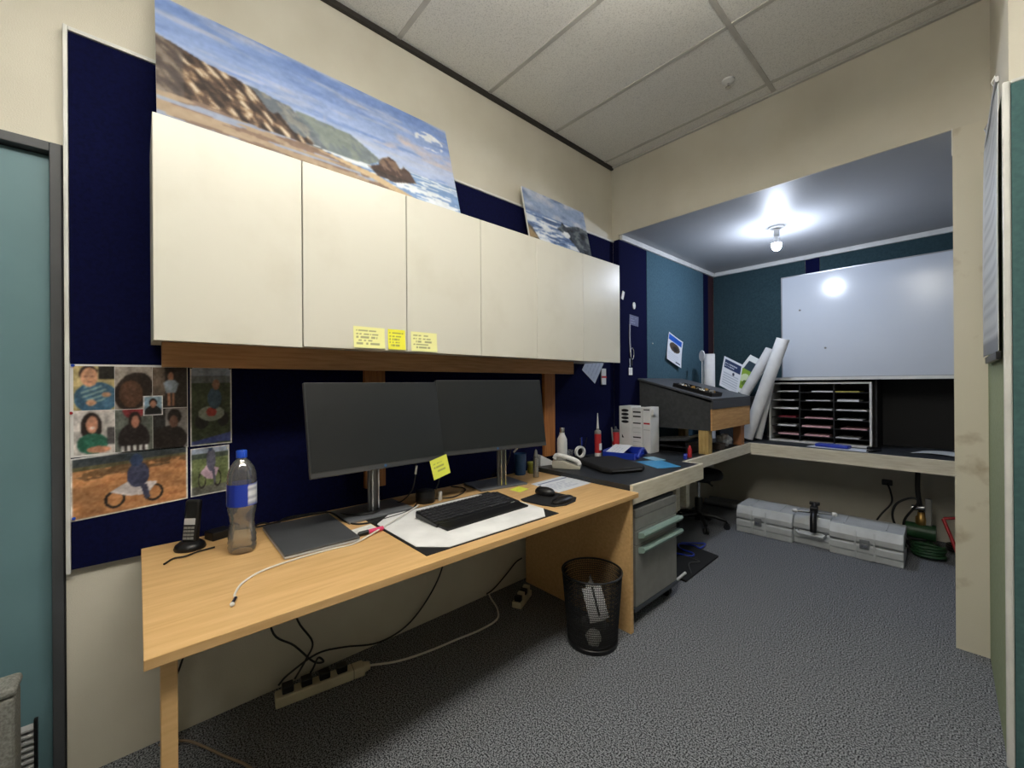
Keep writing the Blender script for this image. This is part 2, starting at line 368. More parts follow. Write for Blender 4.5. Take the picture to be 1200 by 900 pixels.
# hanging chart bundle on the sage panel
t = thing('wall_chart', 'bundle of charts in a clear sleeve hanging on the sage panel', 'chart', (.05, 2.45, 1.39))
fnc = lambda U, V: mixc(mixc(blank((196,202,210))(U,V), ((np.sin(V*150) > .3)&(U > .1)&(U < .9))*.45, (96,108,124)), rect(U,V,0,1,0,.06), (74,86,110))
sheet('chart_sheet', (.0475, 2.82, 1.405), (.0225, -.62, 0), (.006, 0, .92), 20, 40, fnc, PHOTO, .002, parent=t, bend=lambda u, v: .003*math.sin(u*6+v*3))
sheet('chart_sheet', (.0575, 2.80, 1.42), (.0145, -.58, 0), (.002, 0, .90), 4, 6, blank((216,218,220)), PHOTO, .0012, parent=t)
MB().prism([(.052,2.80),(.062,2.80),(.0765,2.20),(.066,2.20)], 2, 2.33, 2.35).build('hanging_rail', LAPEDGE, t, world=True, bevel=.002)
for y in (2.30, 2.70): xh = .062+(2.80-y)*.0242; MB().tube([(xh-.003, y, 2.352), (xh-.012, y, 2.38), (xh-.003, y, 2.40)], .003).build('hook', STEEL, t, world=True)
MB().prism([(.050,2.78),(.062,2.78),(.0765,2.20),(.064,2.20)], 2, 1.375, 1.402).build('clip', BLACKP, t, world=True, bevel=.002)

# ------------------------------------------------------------------ wall cabinet
t = thing('wall_cabinet', 'long cream wall cabinet with six plain doors above the monitors', 'cabinet', (-1.8, 1.28, 1.455))
y0c, y1c, z0c, z1c = .036, 2.525, 1.445, 2.132
b = MB(); b.box(-1.978, -1.669, y0c, y0c+.018, z0c+.006, z1c); b.box(-1.978, -1.669, y1c-.018, y1c, z0c+.006, z1c)
b.box(-1.978, -1.669, y0c+.018, y1c-.018, z0c+.006, z0c+.024); b.box(-1.978, -1.669, y0c+.018, y1c-.018, z1c-.018, z1c); b.box(-1.978, -1.97, y0c+.018, y1c-.018, z0c+.024, z1c-.018)
b.build('body', CAB, t, world=True)
seams = [.034, .454, .876, 1.288, 1.692, 2.112, 2.527]
for k in range(6):
    g0 = .0022 if k < 3 else .0012
    box(-1.668, -1.650, seams[k]+g0, seams[k+1]-g0, z0c-.004*(k == 0), z1c).build('door', CAB, t, world=True, bevel=.0012, bseg=1)
box(-1.842, -1.802, .06, 2.20, 1.366, 1.4505).build('support_rail', RAIL, t, world=True, bevel=.002, label='brown stained timber rail')
for k, (a, c) in enumerate(((.812, .915), (2.07, 2.175))):
    o = box(-1.979, -1.952, a, c, .80, 1.449).build('timber_post', PINE, loc=(-1.965, (a+c)/2, .80), world=True, bevel=.002)
    tag(o, ['orange brown timber post under the cabinet behind a monitor stand', 'orange brown timber post under the cabinet beside the white flask'][k], 'post')

# ------------------------------------------------------------------ paintings on top of the cabinet
def coast(U, V):
    n1 = fbm(U*14, V*20, 3); n2 = fbm(U*5+V*2, V*16, 9); st = fbm(U*60+V*24, V*10-U*14, 5)
    top = np.array([122,152,214.]); low = np.array([190,200,224.])
    h = np.clip((V-.3)/.7, 0, 1)[..., None]; img = low*(1-h)+top*h
    img = mixc(img, (n2-.5)*3*(V > .45), (198,200,214)); img = mixc(img, (fbm(U*7, V*22, 31)-.55)*3*(V > .3), (116,144,206))
    img = mixc(img, (fbm(U*9, V*9, 41)-.52)*4*(U > .45)*(V > .55)*(V < .85), (206,190,190)); img = mixc(img, ell(U,V,.90,.79,.07,.09)*(n1 > .48), (226,230,238))
    img = mixc(img, (V < .385), (120,150,196)); img = mixc(img, (V < .385)*(np.abs(fbm(U*4, V*60, 8)-.5) < .05), (214,222,232))
    h3 = inpoly(U, V, [(.36,.55),(.458,.537),(.546,.526),(.60,.46),(.655,.385),(.60,.31),(.38,.30)]); img = mixc(img, h3, (118,128,134)); img = mixc(img, h3*(fbm(U*40, V*20+U*30, 2) > .52)*.7, (136,146,138))
    h2 = inpoly(U, V, [(.2,.60),(.238,.598),(.308,.568),(.345,.56),(.385,.47),(.43,.36),(.46,.30),(.3,.30)]); img = mixc(img, h2, (104,112,122)); img = mixc(img, h2*(st > .53)*.7, (150,148,140))
    cl = inpoly(U, V, [(-.1,.73),(0,.704),(.056,.67),(.108,.635),(.193,.61),(.237,.574),(.272,.47),(.29,.44),(.305,.47),(.325,.42),(.345,.36),(.38,.34),(.392,.36),(.41,.31),(.3,.27),(-.1,.26)])
    img = mixc(img, cl, (86,68,58)); img = mixc(img, cl*(st > .55), (158,132,106)); img = mixc(img, cl*(st > .63), (206,190,168)); img = mixc(img, cl*(st < .38), (50,40,38)); img = mixc(img, cl*(U < .06)*.6, (88,82,82))
    sand = inpoly(U, V, [(-.1,.29),(.1,.32),(.25,.29),(.41,.30),(.60,.25),(.8,.12),(.9,-.1),(-.1,-.1)]); img = mixc(img, sand, (166,146,124)); img = mixc(img, sand*(fbm(U*8, V*40, 12) > .52)*.8, (120,98,88)); img = mixc(img, sand*(fbm(U*6, V*50, 77) > .6), (146,156,180))
    foam = inpoly(U, V, [(.40,.31),(.60,.30),(.80,.25),(1.0,.24),(1.0,.10),(.85,.16),(.7,.22),(.58,.26)]); img = mixc(img, foam*(fbm(U*12, V*50, 22) > .42), (222,228,236))
    img = mixc(img, inpoly(U, V, [(.41,.29),(.62,.245),(.8,.13),(.76,.10),(.6,.2)]), (196,172,138))
    rk = inpoly(U, V, [(.60,.30),(.64,.34),(.655,.41),(.69,.455),(.715,.44),(.735,.37),(.75,.41),(.775,.38),(.797,.29),(.70,.23),(.634,.24)]); img = mixc(img, rk, (82,66,62)); img = mixc(img, rk*(st > .52)*.9, (132,108,94)); img = mixc(img, rk*(V < .29)*.7, (52,44,46))
    return img+(n1[..., None]-.5)*26
def surf(U, V):
    n = fbm(U*10, V*14, 55); st = fbm(U*6+V*3, V*30, 61)
    img = blank((150,168,200))(U, V); img = mixc(img, (fbm(U*6, V*10, 66)-.45)*4*(V > .66), (200,204,216)); img = mixc(img, (fbm(U*5, V*8, 68)-.52)*4*(V > .6), (110,128,166))
    img = mixc(img, (V < .66), (118,142,186)); img = mixc(img, (V < .64)*(st > .5), (196,206,222)); img = mixc(img, (V < .64)*(st > .58), (226,230,236)); img = mixc(img, (V < .62)*(st < .4), (76,98,140))
    rk = inpoly(U, V, [(.45,.52),(.52,.58),(.56,.66),(.60,.60),(.66,.62),(.74,.66),(.86,.69),(1.02,.66),(1.02,.20),(.80,.22),(.72,.34),(.60,.46)]); img = mixc(img, rk, (62,70,82)); img = mixc(img, rk*(n > .52), (104,112,116)); img = mixc(img, rk*(n < .36), (36,40,48))
    img = mixc(img, inpoly(U, V, [(-.02,.46),(.06,.40),(.14,.24),(.30,.12),(.62,.10),(.9,-.05),(-.02,-.05)]), (88,84,78)); img = mixc(img, inpoly(U, V, [(-.02,.42),(.10,.30),(.2,.1),(-.02,.1)])*(n > .45), (150,128,96))
    img = mixc(img, ell(U,V,.60,.47,.06,.05), (232,236,240)); return img+(n[..., None]-.5)*30
def painting(name, label, yl, w, xb, xt, zt, nx, ny, fn):
    zb = z1c+.001; L = Vector((xt-xb, 0, zt-zb))
    t = thing(name, label, 'painting', (xb, yl+w/2, zb))
    sheet('painted_front', Vector((xb, yl, zb)), (0, w, 0), L, nx, ny, fn, CANVAS, .002, parent=t, blur=1, grain=16)
    n = Vector((0,1,0)).cross(L).normalized(); p = [Vector((xb,yl,zb)), Vector((xb,yl+w,zb)), Vector((xb,yl+w,zb))+L, Vector((xb,yl,zb))+L]
    p = [q-n*.0005 for q in p]; q2 = [q-n*.012 for q in p]
    q2 = [Vector((q.x, q.y, max(q.z, zb))) for q in q2]
    MB().add(p+q2, [(0,1,2,3),(7,6,5,4),(1,0,4,5),(2,1,5,6),(3,2,6,7),(0,3,7,4)]).build('board', WHITECARD, t, world=True)
painting('landscape_painting', 'wide coastal painting of cliffs and beach leaning above the cabinet', .052, 1.235, -1.80, -1.968, 2.722, 240, 120, coast)
painting('seascape_painting', 'small painting of waves breaking on rocks leaning above the cabinet', 1.865, .642, -1.853, -1.955, 2.594, 120, 90, surf)

# ------------------------------------------------------------------ sticky notes on the cabinet doors
def note(name, label, y0, y1, z0, z1, c, seed, cat='sticky note', x=-1.6495, curl=.006, tilt=0, group=None):
    fn = lines(c, (110,112,90), [.82,.66,.5,.34,.2], .08, .9, seed, .55, 26)
    o = sheet(name, (x, y0, z0), (0, y1-y0, tilt), (0, -tilt, z1-z0), 30, 30, fn, PRINT, .0004, bend=lambda u, v: curl*(1-v)**2, back=c)
    return tag(o, label, cat, group)
note('sticky_note', 'pale yellow wide note with handwriting stuck on the second cabinet door', .640, .772, 1.452, 1.538, (240,238,164), 3)
note('sticky_note', 'bright yellow square note with handwriting on the second cabinet door', .786, .866, 1.452, 1.538, (240,236,70), 5)
note('sticky_note', 'pale yellow wide note on the third cabinet door', .894, 1.026, 1.450, 1.536, (240,238,168), 9)

# ------------------------------------------------------------------ photographs on the pinboard
def ph_baby(U, V):
    img = blank((196,178,128))(U,V); img = mixc(img, rect(U,V,.6,1,.7,1), (40,36,34)); img = mixc(img, ell(U,V,.55,.28,.55,.36), (70,110,140)); img = mixc(img, (np.sin((V-U*.3)*60) > .2)*ell(U,V,.5,.38,.34,.2), (150,180,180))
    img = mixc(img, ell(U,V,.36,.83,.23,.19), (50,34,30)); img = mixc(img, ell(U,V,.38,.75,.21,.22), (214,160,128)); img = mixc(img, ell(U,V,.31,.77,.04,.015)+ell(U,V,.46,.77,.04,.015)+ell(U,V,.39,.64,.06,.015), (120,70,60)); return mixc(img, ell(U,V,.42,.17,.13,.07)+ell(U,V,.8,.35,.12,.06), (208,158,126))
def ph_dark(U, V):
    img = blank((168,158,150))(U,V); img = mixc(img, ell(U,V,.5,.42,.55,.42,.5), (44,32,28)); return mixc(img, ell(U,V,.42,.36,.32,.32,.5), (96,66,50))
def ph_kid(U, V):
    img = blank((52,42,38))(U,V); img = mixc(img, rect(U,V,0,.35,.3,1), (120,104,92)); img = mixc(img, ell(U,V,.52,.8,.12,.15), (40,26,22)); img = mixc(img, ell(U,V,.52,.77,.09,.11), (196,142,112)); img = mixc(img, inpoly(U,V,[(.3,.62),(.42,.68),(.64,.68),(.76,.6),(.66,.36),(.38,.36)]), (170,186,204)); return mixc(img, rect(U,V,.42,.5,.05,.36)+rect(U,V,.55,.63,.05,.36), (186,132,104))
def ph_girl(U, V):
    img = blank((214,208,206))(U,V); img = mixc(img, ell(U,V,.42,.62,.26,.34), (34,24,24)); img = mixc(img, ell(U,V,.44,.68,.15,.2), (210,150,124)); img = mixc(img, ell(U,V,.44,.6,.07,.03), (240,225,220)); img = mixc(img, ell(U,V,.45,.24,.38,.24), (52,116,96)); img = mixc(img, ell(U,V,.6,.1,.3,.08), (204,146,118)); return mixc(img, rect(U,V,.8,1,.2,.6)*.8, (60,56,60))
def ph_coat(U, V):
    img = blank((104,110,104))(U,V); img = mixc(img, ell(U,V,.5,.98,.3,.2), (150,60,66)); img = mixc(img, ell(U,V,.5,.28,.42,.4), (40,32,34)); img = mixc(img, ell(U,V,.52,.74,.17,.2), (36,26,24)); img = mixc(img, ell(U,V,.53,.7,.11,.15), (190,132,110)); return mixc(img, rect(U,V,.1,.95,0,.14)*((np.sin(U*40) > 0)), (226,226,226))
def ph_seat(U, V):
    img = blank((150,146,146))(U,V); img = mixc(img, rect(U,V,0,.35,0,1), (46,44,46)); img = mixc(img, ell(U,V,.5,.22,.5,.34), (36,28,28)); img = mixc(img, ell(U,V,.62,.78,.2,.2), (32,24,24)); return mixc(img, ell(U,V,.6,.66,.13,.16), (120,84,70))
def bike(img, U, V, cx, cy, s, body, rider):
    for dx in (-.24, .2): img = mixc(img, ell(U,V,cx+dx*s,cy-.12*s,.115*s,.2*s)-ell(U,V,cx+dx*s,cy-.12*s,.085*s,.15*s), (32,28,28))
    img = mixc(img, inpoly(U,V,[(cx-.3*s,cy+.05*s),(cx-.1*s,cy+.22*s),(cx+.25*s,cy+.12*s),(cx+.12*s,cy-.14*s),(cx-.1*s,cy-.1*s)]), body)
    img = mixc(img, ell(U,V,cx+.02*s,cy+.34*s,.13*s,.28*s), rider); img = mixc(img, ell(U,V,cx,cy+.68*s,.075*s,.14*s), (52,70,104)); return mixc(img, inpoly(U,V,[(cx+.04*s,cy+.12*s),(cx+.12*s,cy+.1*s),(cx+.16*s,cy-.22*s),(cx+.1*s,cy-.26*s)]), rider)
def ph_moto(U, V):
    n = fbm(U*9, V*14, 71); img = blank((190,136,92))(U,V); img = mixc(img, (n-.5)*3, (164,108,70)); img = mixc(img, (V > .80), (96,92,66)); img = mixc(img, (V > .86), (58,66,72)); img = mixc(img, inpoly(U,V,[(0,.72),(.25,.80),(.6,.82),(1,.82),(1,.72),(.5,.66),(.1,.62)])*(n > .4), (118,88,60))
    return bike(img, U, V, .53, .32, .78, (214,206,208), (60,64,90))
def ph_quad(U, V):
    n = fbm(U*12, V*16, 75); img = blank((62,74,48))(U,V); img = mixc(img, (n-.5)*2, (40,48,34)); img = mixc(img, V > .80, (112,118,124)); img = mixc(img, V > .9, (150,164,186)); img = mixc(img, inpoly(U,V,[(0,0),(1,.02),(1,.14),(0,.04)]), (60,72,130))
    img = mixc(img, ell(U,V,.25,.3,.17,.1)+ell(U,V,.8,.32,.15,.1), (24,24,24)); img = mixc(img, ell(U,V,.5,.4,.34,.1), (150,160,150)); img = mixc(img, ell(U,V,.5,.42,.13,.06), (178,60,56)); img = mixc(img, ell(U,V,.58,.6,.18,.14), (58,86,110)); return mixc(img, ell(U,V,.62,.78,.1,.07), (150,110,90))
def ph_rider(U, V):
    n = fbm(U*14, V*10, 79); img = blank((112,124,84))(U,V); img = mixc(img, (n-.5)*2, (92,104,70)); img = mixc(img, V > .78, (72,84,76)); img = mixc(img, V > .9, (168,180,204)); img = mixc(img, V < .18, (96,98,92)); return bike(img, U, V, .5, .42, .95, (198,170,190), (92,92,112))
def ph_id(U, V):
    img = blank((150,182,206))(U,V); img = mixc(img, ell(U,V,.5,.1,.5,.4), (26,26,30)); img = mixc(img, ell(U,V,.5,.66,.22,.26), (28,22,22)); return mixc(img, ell(U,V,.5,.58,.17,.22), (176,124,102))
def bordered(fn, b=.02, bv=None):
    bv = b if bv is None else bv
    return lambda U, V: mixc(fn((U-b)/(1-2*b), (V-bv)/(1-2*bv)), 1-rect(U,V,b,1-b,bv,1-bv), (226,226,226))
XP = -1.9792
t = thing('photo_collage', 'sheet of six family portrait photos in two rows on the navy pinboard', 'photo', (XP, -.013, 1.07))
sheet('backing_sheet', (XP, -.166, 1.068), (0, .306, .003), (0, 0, .308), 4, 4, blank((232,232,232)), PHOTO, .0006, parent=t)
cw = .0975; rows = [(1.222, .148, [ph_baby, ph_dark, ph_kid]), (1.074, .146, [ph_girl, ph_coat, ph_seat])]
for z, h, fs in rows:
    for k, fn in enumerate(fs):
        sheet('photo', (XP+.0008, -.158+k*.0985+.001, z), (0, .0975, .001), (0, 0, h), 44, 56, fn, PHOTO, .0004, parent=t, blur=2, grain=40)
tag(sheet('photograph', (XP, -.165, .857), (0, .303, .021), (0, 0, .207), 110, 76, bordered(ph_moto, .012, .02), PHOTO, .0006, blur=1, grain=44), 'large photo of a motocross rider on orange dirt pinned to the board', 'photo')
tag(sheet('photograph', (XP, .147, 1.072), (0, .131, .002), (0, 0, .302), 50, 110, bordered(ph_quad, .03, .015), PHOTO, .0006, blur=1, grain=44), 'tall photo of a rider on a quad bike in a field', 'photo')
tag(sheet('photograph', (XP, .147, .880), (0, .122, .006), (0, 0, .182), 56, 76, bordered(ph_rider, .025), PHOTO, .0006, blur=1, grain=44), 'small photo of a rider standing on a motorbike on grass', 'photo')
tag(sheet('photograph', (XP+.0018, .014, 1.196), (0, .054, .001), (0, 0, .071), 22, 28, bordered(ph_id, .06), PHOTO, .0006, blur=1, grain=44), 'passport sized portrait with white border overlapping the family photo sheet', 'photo')
pins = [(-.158,1.372,CAPB),(-.163,1.215,REDP),(.134,1.374,GREENP),(.15,1.372,GREENP),(.273,1.371,BLACKP),(-.158,.868,CAPB),(.264,1.056,WHITEPL)]
for k, (y, z, m) in enumerate(pins):
    o = MB().cyl((0,0,0), (.007,0,0), .005, .004, 10).build('push_pin', m, loc=(XP+.0012, y, z), smooth=40)
    tag(o, 'tiny %s push pin %s' % ({CAPB:'blue',REDP:'red',GREENP:'green',BLACKP:'black',WHITEPL:'white'}[m], ['in the top corner of the family photo sheet','at the side of the family photo sheet','in the inner corner of the family photo sheet','in the inner corner of the quad bike photo','in the outer corner of the quad bike photo','in the lower corner of the motocross photo','in the corner of the motorbike photo'][k]), 'push pin', 'push pins on the photos')

# ------------------------------------------------------------------ main desk
ZD = .725
t = thing('desk', 'long beech desk with panel end and square post leg', 'desk', (-1.58, .98, 0))
box(-1.976, -1.165, .006, 1.948, ZD-.025, ZD).build('desk_top', BEECH, t, world=True, bevel=.002)
box(-1.96, -1.178, 1.886, 1.911, .0, ZD-.0255).build('end_panel', BEECH, t, world=True, bevel=.0015)
box(-1.25, -1.198, .034, .064, 0, ZD-.0255).build('leg', BEECH, t, world=True, bevel=.002)
box(-1.93, -1.88, .060, .090, 0, ZD-.0255).build('leg', BEECH, t, world=True, bevel=.002)

# monitors
def monitor(label, yl, xl, yr, xr, ztop, tilt, base, rot):
    a = math.atan2(xr-xl, yr-yl); wd = math.hypot(xr-xl, yr-yl)
    # local frame: x toward viewer, y along the width
    t = thing('monitor', label, 'monitor', (base[0], base[1], ZD), -a)
    c = Vector(((xl+xr)/2, (yl+yr)/2, ztop)); off = Matrix.Rotation(a, 3, 'Z') @ (c-Vector((base[0], base[1], ZD)))
    M = Matrix.Translation(off) @ Matrix.Rotation(-tilt, 4, 'Y')
    h = .366
    box(-.022, 0, -wd/2, wd/2, -h, 0).xf(M).build('housing', BEZEL, t, bevel=.003)
    box(.0002, .0022, -wd/2+.003, wd/2-.003, -h+.022, -.003).xf(M).build('screen', SCREEN, t)
    MB().cyl((.0002, .0, -h+.011), (.0012, .0, -h+.011), .006, seg=14).xf(M).build('logo_badge', CUPB, t, label='small round blue badge')
    box(-.06, -.022, -.12, .12, -h+.06, -.06).xf(M).build('rear_cover', BEZEL, t, bevel=.01)
    zc = off.z-.20
    sx = off.x-.085
    for s in (-.014, .014): MB().box(sx-.012, sx+.004, s-.0035, s+.0035, .010, zc).build('stand_post', STEEL, t, bevel=.001)
    box(sx-.03, sx-.014, -.025, .025, .010, zc).build('stand_column', PLATE, t, bevel=.002)
    box(-.10, .11, -.15, .15, .0, .010).build('stand_base', PLATE, t, bevel=.002)
    MB().tube([(sx-.012, 0, zc-.03), (sx+.05, 0, zc-.03)], .02, 12).build('hinge', BLACKP, t)
    return t
monitor('dark monitor whose stand is nearest the closed grey laptop', .468, -1.70, 1.058, -1.715, 1.312, R(12), (-1.83, .79), 0)
monitor('slightly turned dark monitor on the side of the white flask', 1.066, -1.725, 1.684, -1.625, 1.322, R(9), (-1.83, 1.52), 0)
o = sheet('sticky_note', (-1.618, .985, .870), (.0, .088, .022), (.0, -.020, .088), 24, 24, lines((236,240,96), (120,124,80), [.75,.55,.35], .15, .85, 11, .5, 20), PRINT, .0005, bend=lambda u, v: .004*(1-v), back=(230,234,90))
tag(o, 'yellow sticky note hanging off the lower edge of a monitor', 'sticky note')

# laptop
t = thing('laptop', 'closed grey laptop lying on the desk in front of the cables', 'laptop', (-1.70, .485, ZD), R(-1.5))
box(-.185, .19, -.125, .125, .002, .010).build('base', LAPEDGE, t, bevel=.002)
box(-.185, .19, -.125, .125, .0108, .018).build('lid', LAPTOP, t, bevel=.002)
# marker and paper slip
o = sheet('paper_slip', (-1.55, .60, ZD+.001), (-.02, .11, 0), (-.09, 0, 0), 12, 12, lines((236,236,232),(150,150,150),[.3,.5,.7],.1,.9,2,.3), PRINT, .0005); tag(o, 'small white paper slip under the pink marker', 'paper')
t = thing('highlighter', 'hot pink highlighter with black cap beside the laptop', 'marker', (-1.553, .655, ZD+.002), R(2))
MB().lathe([(.003,-.052),(.0085,-.048),(.0085,.012)], seg=14).xf(Matrix.Translation((0,.012,.0088)) @ Matrix.Rotation(R(90),4,'X')).build('cap_end', PINK, t, smooth=40)
MB().lathe([(.0088,.0125),(.0088,.046),(.006,.052)], seg=14).xf(Matrix.Translation((0,.012,.0088)) @ Matrix.Rotation(R(90),4,'X')).build('cap', BLACKP, t, smooth=40)
# desk pad
t = thing('desk_pad', 'white paper desk pad with black corners under the keyboard', 'desk pad', (-1.46, 1.05, ZD), 0)
box(-.262, .238, -.335, .33, 0, .003).build('backing', BLACKM, t)
MB().prism([(-.25,-.24),(-.25,.25),(-.17,.325),(.15,.325),(.232,.25),(.232,-.24),(.15,-.325),(-.17,-.325)], 2, .0032, .0052).build('paper_pad', WHITECARD, t)
# keyboard
t = thing('keyboard', 'black full size keyboard on the white desk pad', 'keyboard', (-1.515, 1.11, ZD+.0055), R(2))
k = MB(); k.prism([(-.075,.030),(.085,.014),(.085,0),(-.075,.004)], 1, -.235, .235); k.prism([(.085,.014),(.148,.008),(.148,0),(.085,0)], 1, -.228, .228); k.build('body', BLACKP, t, bevel=.003)
k = MB()
for r in range(6):
    x = -.066+r*.0245; z = .0285-(x+.075)*.1
    for c in range(21):
        y = -.222+c*.0213
        if c in (15, 16+1) and False: continue
        k.box(x-.0095, x+.0095, y-.0088, y+.0088, z, z+.005)
k.build('keys', mat('key plastic', (46, 46, 50), .4), t, kind='stuff', bevel=.0015, bseg=1)
box(.078, .082, .18, .205, .0142, .0152).build('logo_print', WHITEPL, t)
# mouse and mat
t = thing('mouse_pad', 'black gel mouse pad between the desk pad and the printed sheet', 'mouse pad', (-1.40, 1.52, ZD), R(8))
MB().prism([(-.11+.0,-.10),(-.11,.08),(-.07,.11),(.04,.11),(.09,.10),(.12,.04),(.12,-.04),(.09,-.10),(.03,-.115),(-.08,-.115)], 2, 0, .006).build('pad', BLACKM, t, bevel=.003)
MB().lathe([(.08,0),(.082,.008),(.06,.018),(.02,.022)], seg=20).xf(Matrix.Translation((.075,0,.006)) @ Matrix.Scale(.42,4,(1,0,0))).build('wrist_rest', BLACKP, t, smooth=60)
t = thing('computer_mouse', 'black computer mouse sitting on the gel mouse pad', 'mouse', (-1.465, 1.55, ZD+.0065), R(10))
mm = MB().lathe([(.03,0),(.0335,.008),(.032,.02),(.026,.031),(.014,.037),(.004,.038)], seg=24).xf(Matrix.Scale(1.75,4,(1,0,0))); mm.build('shell', BLACKP, t, smooth=60)
MB().cyl((-.03,-.004,.0345),(-.03,.004,.0345),.007,seg=12).build('wheel', BEZEL, t)
# papers on the desk's right end
o = sheet('document', (-1.455, 1.645, ZD+.0008), (-.012, .295, 0), (-.235, .025, 0), 40, 40, lambda U, V: mixc(lines((228,232,240),(120,130,160),[.2,.3,.4,.5,.6],.1,.9,4,.25)(U,V), rect(U,V,.06,.94,.80,.84), (70,84,150)), PRINT, .0006); tag(o, 'printed white sheet with a blue line at the desk end', 'paper')
o = sheet('sticky_note', (-1.60, 1.50, ZD+.0006), (-.01, .078, 0), (-.078, -.005, 0), 14, 14, lines((232,238,84),(150,150,60),[.4,.6],.2,.8,3,.3), PRINT, .0005, bend=lambda u, v: .003*u); tag(o, 'yellow sticky note lying flat on the desk by the monitor stand', 'sticky note')
# cylindrical desk speaker / cable puck
t = thing('cable_dock', 'short black cylinder dock on the desk between the monitor stands', 'dock', (-1.795, 1.045, ZD))
MB().lathe([(.045,0),(.047,.004),(.047,.05),(.044,.056)], seg=28).build('body', BLACKP, t, smooth=40)
MB().lathe([(.036,.0562),(.036,.0585),(.02,.0585)], seg=24).build('top_ring', BEZEL, t, smooth=40)

# water bottle
t = thing('water_bottle', 'clear plastic water bottle with blue cap and blue label', 'bottle', (-1.705, .268, ZD))
prof = [(.030,0),(.041,.006),(.0435,.02),(.041,.028),(.0435,.036),(.041,.046),(.043,.055),(.039,.064),(.041,.073),(.0365,.083),(.0385,.093),(.035,.103),(.038,.114),(.038,.124),(.0415,.136),(.043,.15),(.0445,.165),(.0445,.235),(.0445,.25),(.043,.27),(.036,.293),(.024,.312),(.015,.322),(.014,.335)]
MB().lathe(prof, seg=32, caps=True).build('shell', PET, t, smooth=60)
MB().lathe([(.0165,.326),(.0168,.33),(.0168,.348),(.015,.351)], seg=20).build('cap', CAPB, t, smooth=40)
def label_fn(U, V):
    img = blank((36,62,172))(U,V); img = mixc(img, rect(U,V,.56,.68,0,1), (28,48,150)); img = mixc(img, rect(U,V,.26,.42,.06,.94), (226,230,238)); img = mixc(img, rect(U,V,.27,.41,.1,.9)*(np.sin(V*70) > .2)*.6, (120,130,160)); return mixc(img, rect(U,V,.69,.74,.05,.95), (224,228,236))
N = 64; us = np.linspace(0,1,N+1); vv = []; ff = []; cc = []
for j in range(9):
    for i in range(N+1):
        a = us[i]*2*PI; vv.append((.0452*math.cos(a), .0452*math.sin(a), .163+.075*j/8))
U, V = np.meshgrid(us, np.linspace(0,1,9)); inkc = lin(np.clip(label_fn(1-((U+.5)%1), V),0,255)).reshape(-1,3)
for j in range(8):
    for i in range(N): a = j*(N+1)+i; ff.append((a,a+1,a+N+2,a+N+1))
me = bpy.data.meshes.new('label'); me.from_pydata(vv, [], ff); me.materials.append(PHOTO); at = me.color_attributes.new('ink','FLOAT_COLOR','POINT'); at.data.foreach_set('color', np.concatenate([inkc, np.ones((len(inkc),1))],1).astype(np.float32).ravel())
me.shade_smooth(); ob = bpy.data.objects.new('paper_label', me); COL.objects.link(ob); ob.parent = t; ob.rotation_euler = (0,0,R(-17))
# cordless phone
t = thing('cordless_phone', 'black cordless phone standing in its charging cradle', 'phone', (-1.855, .135, ZD), R(-40))
MB().lathe([(.042,0),(.044,.006),(.040,.018),(.028,.028)], seg=24).xf(Matrix.Scale(1.1,4,(0,1,0))).build('cradle', BLACKP, t, smooth=50)
M = Matrix.Translation((0,0,.012)) @ Matrix.Rotation(R(-8),4,'Y')
box(-.012,.012,-.025,.025,0,.158).xf(M).build('handset', BLACKP, t, bevel=.009, bseg=3)
box(.0121,.0132,-.019,.019,.072,.094).xf(M).build('display', LAPEDGE, t, bevel=.001)
k = MB()
for r in range(4):
    for c in range(3): k.box(.0121,.0136,-.018+c*.0125,-.0075+c*.0125,.022+r*.012,.030+r*.012)
k.xf(M).build('keypad', GREYM, t, kind='stuff')
t = thing('power_adapter', 'small black power adapter by the phone on the desk', 'adapter', (-1.915, .225, ZD), R(20))
box(-.03,.03,-.035,.035,0,.032).build('body', BLACKP, t, bevel=.004)

# cables on the desk
zc = ZD+.004
cable('usb_cable', [(-1.80,.20,zc),(-1.79,.15,zc),(-1.765,.115,zc+.002),(-1.775,.085,zc),(-1.74,.06,zc)], .003, CORDB, 'short black cable from adapter ending beside the cordless phone')
cable('charging_cable', [(-1.325,.194,zc),(-1.355,.195,zc),(-1.42,.225,zc),(-1.47,.29,zc),(-1.492,.40,zc),(-1.495,.50,zc),(-1.492,.577,zc),(-1.54,.68,zc+.006),(-1.575,.74,zc+.008),(-1.65,.86,zc+.009),(-1.735,.975,zc+.006)], .0032, CORDW, 'white charging cable curving along the desk past the laptop')
t = thing('cable_plug', 'silver round plug at the end of the white charging cable', 'plug', (-1.322, .192, ZD)); MB().cyl((.0,0,.006),(.03,-.012,.006),.0055,seg=12).build('sleeve', STEEL, t, smooth=40); MB().cyl((.03,-.012,.0062),(.036,-.0145,.0062),.006,.003,12).build('tip', WHITEPL, t, smooth=40)
cable('power_cable', [(-1.955,.32,zc),(-1.90,.36,zc+.01),(-1.945,.42,zc),(-1.955,.52,zc),(-1.945,.62,zc),(-1.90,.655,zc),(-1.79,.685,zc+.012),(-1.75,.76,zc+.014),(-1.80,.81,zc+.014),(-1.90,.84,zc+.014),(-1.93,.85,zc+.12)], .0038, CORDB, 'black cable looping over the base plate of a monitor stand')
cable('power_cable', [(-1.96,.56,zc+.005),(-1.90,.63,zc+.008),(-1.74,.645,zc),(-1.675,.70,zc),(-1.69,.86,zc),(-1.73,.94,zc),(-1.78,.99,zc)], .0038, CORDB, 'black cable running along the desk in front of a monitor stand')
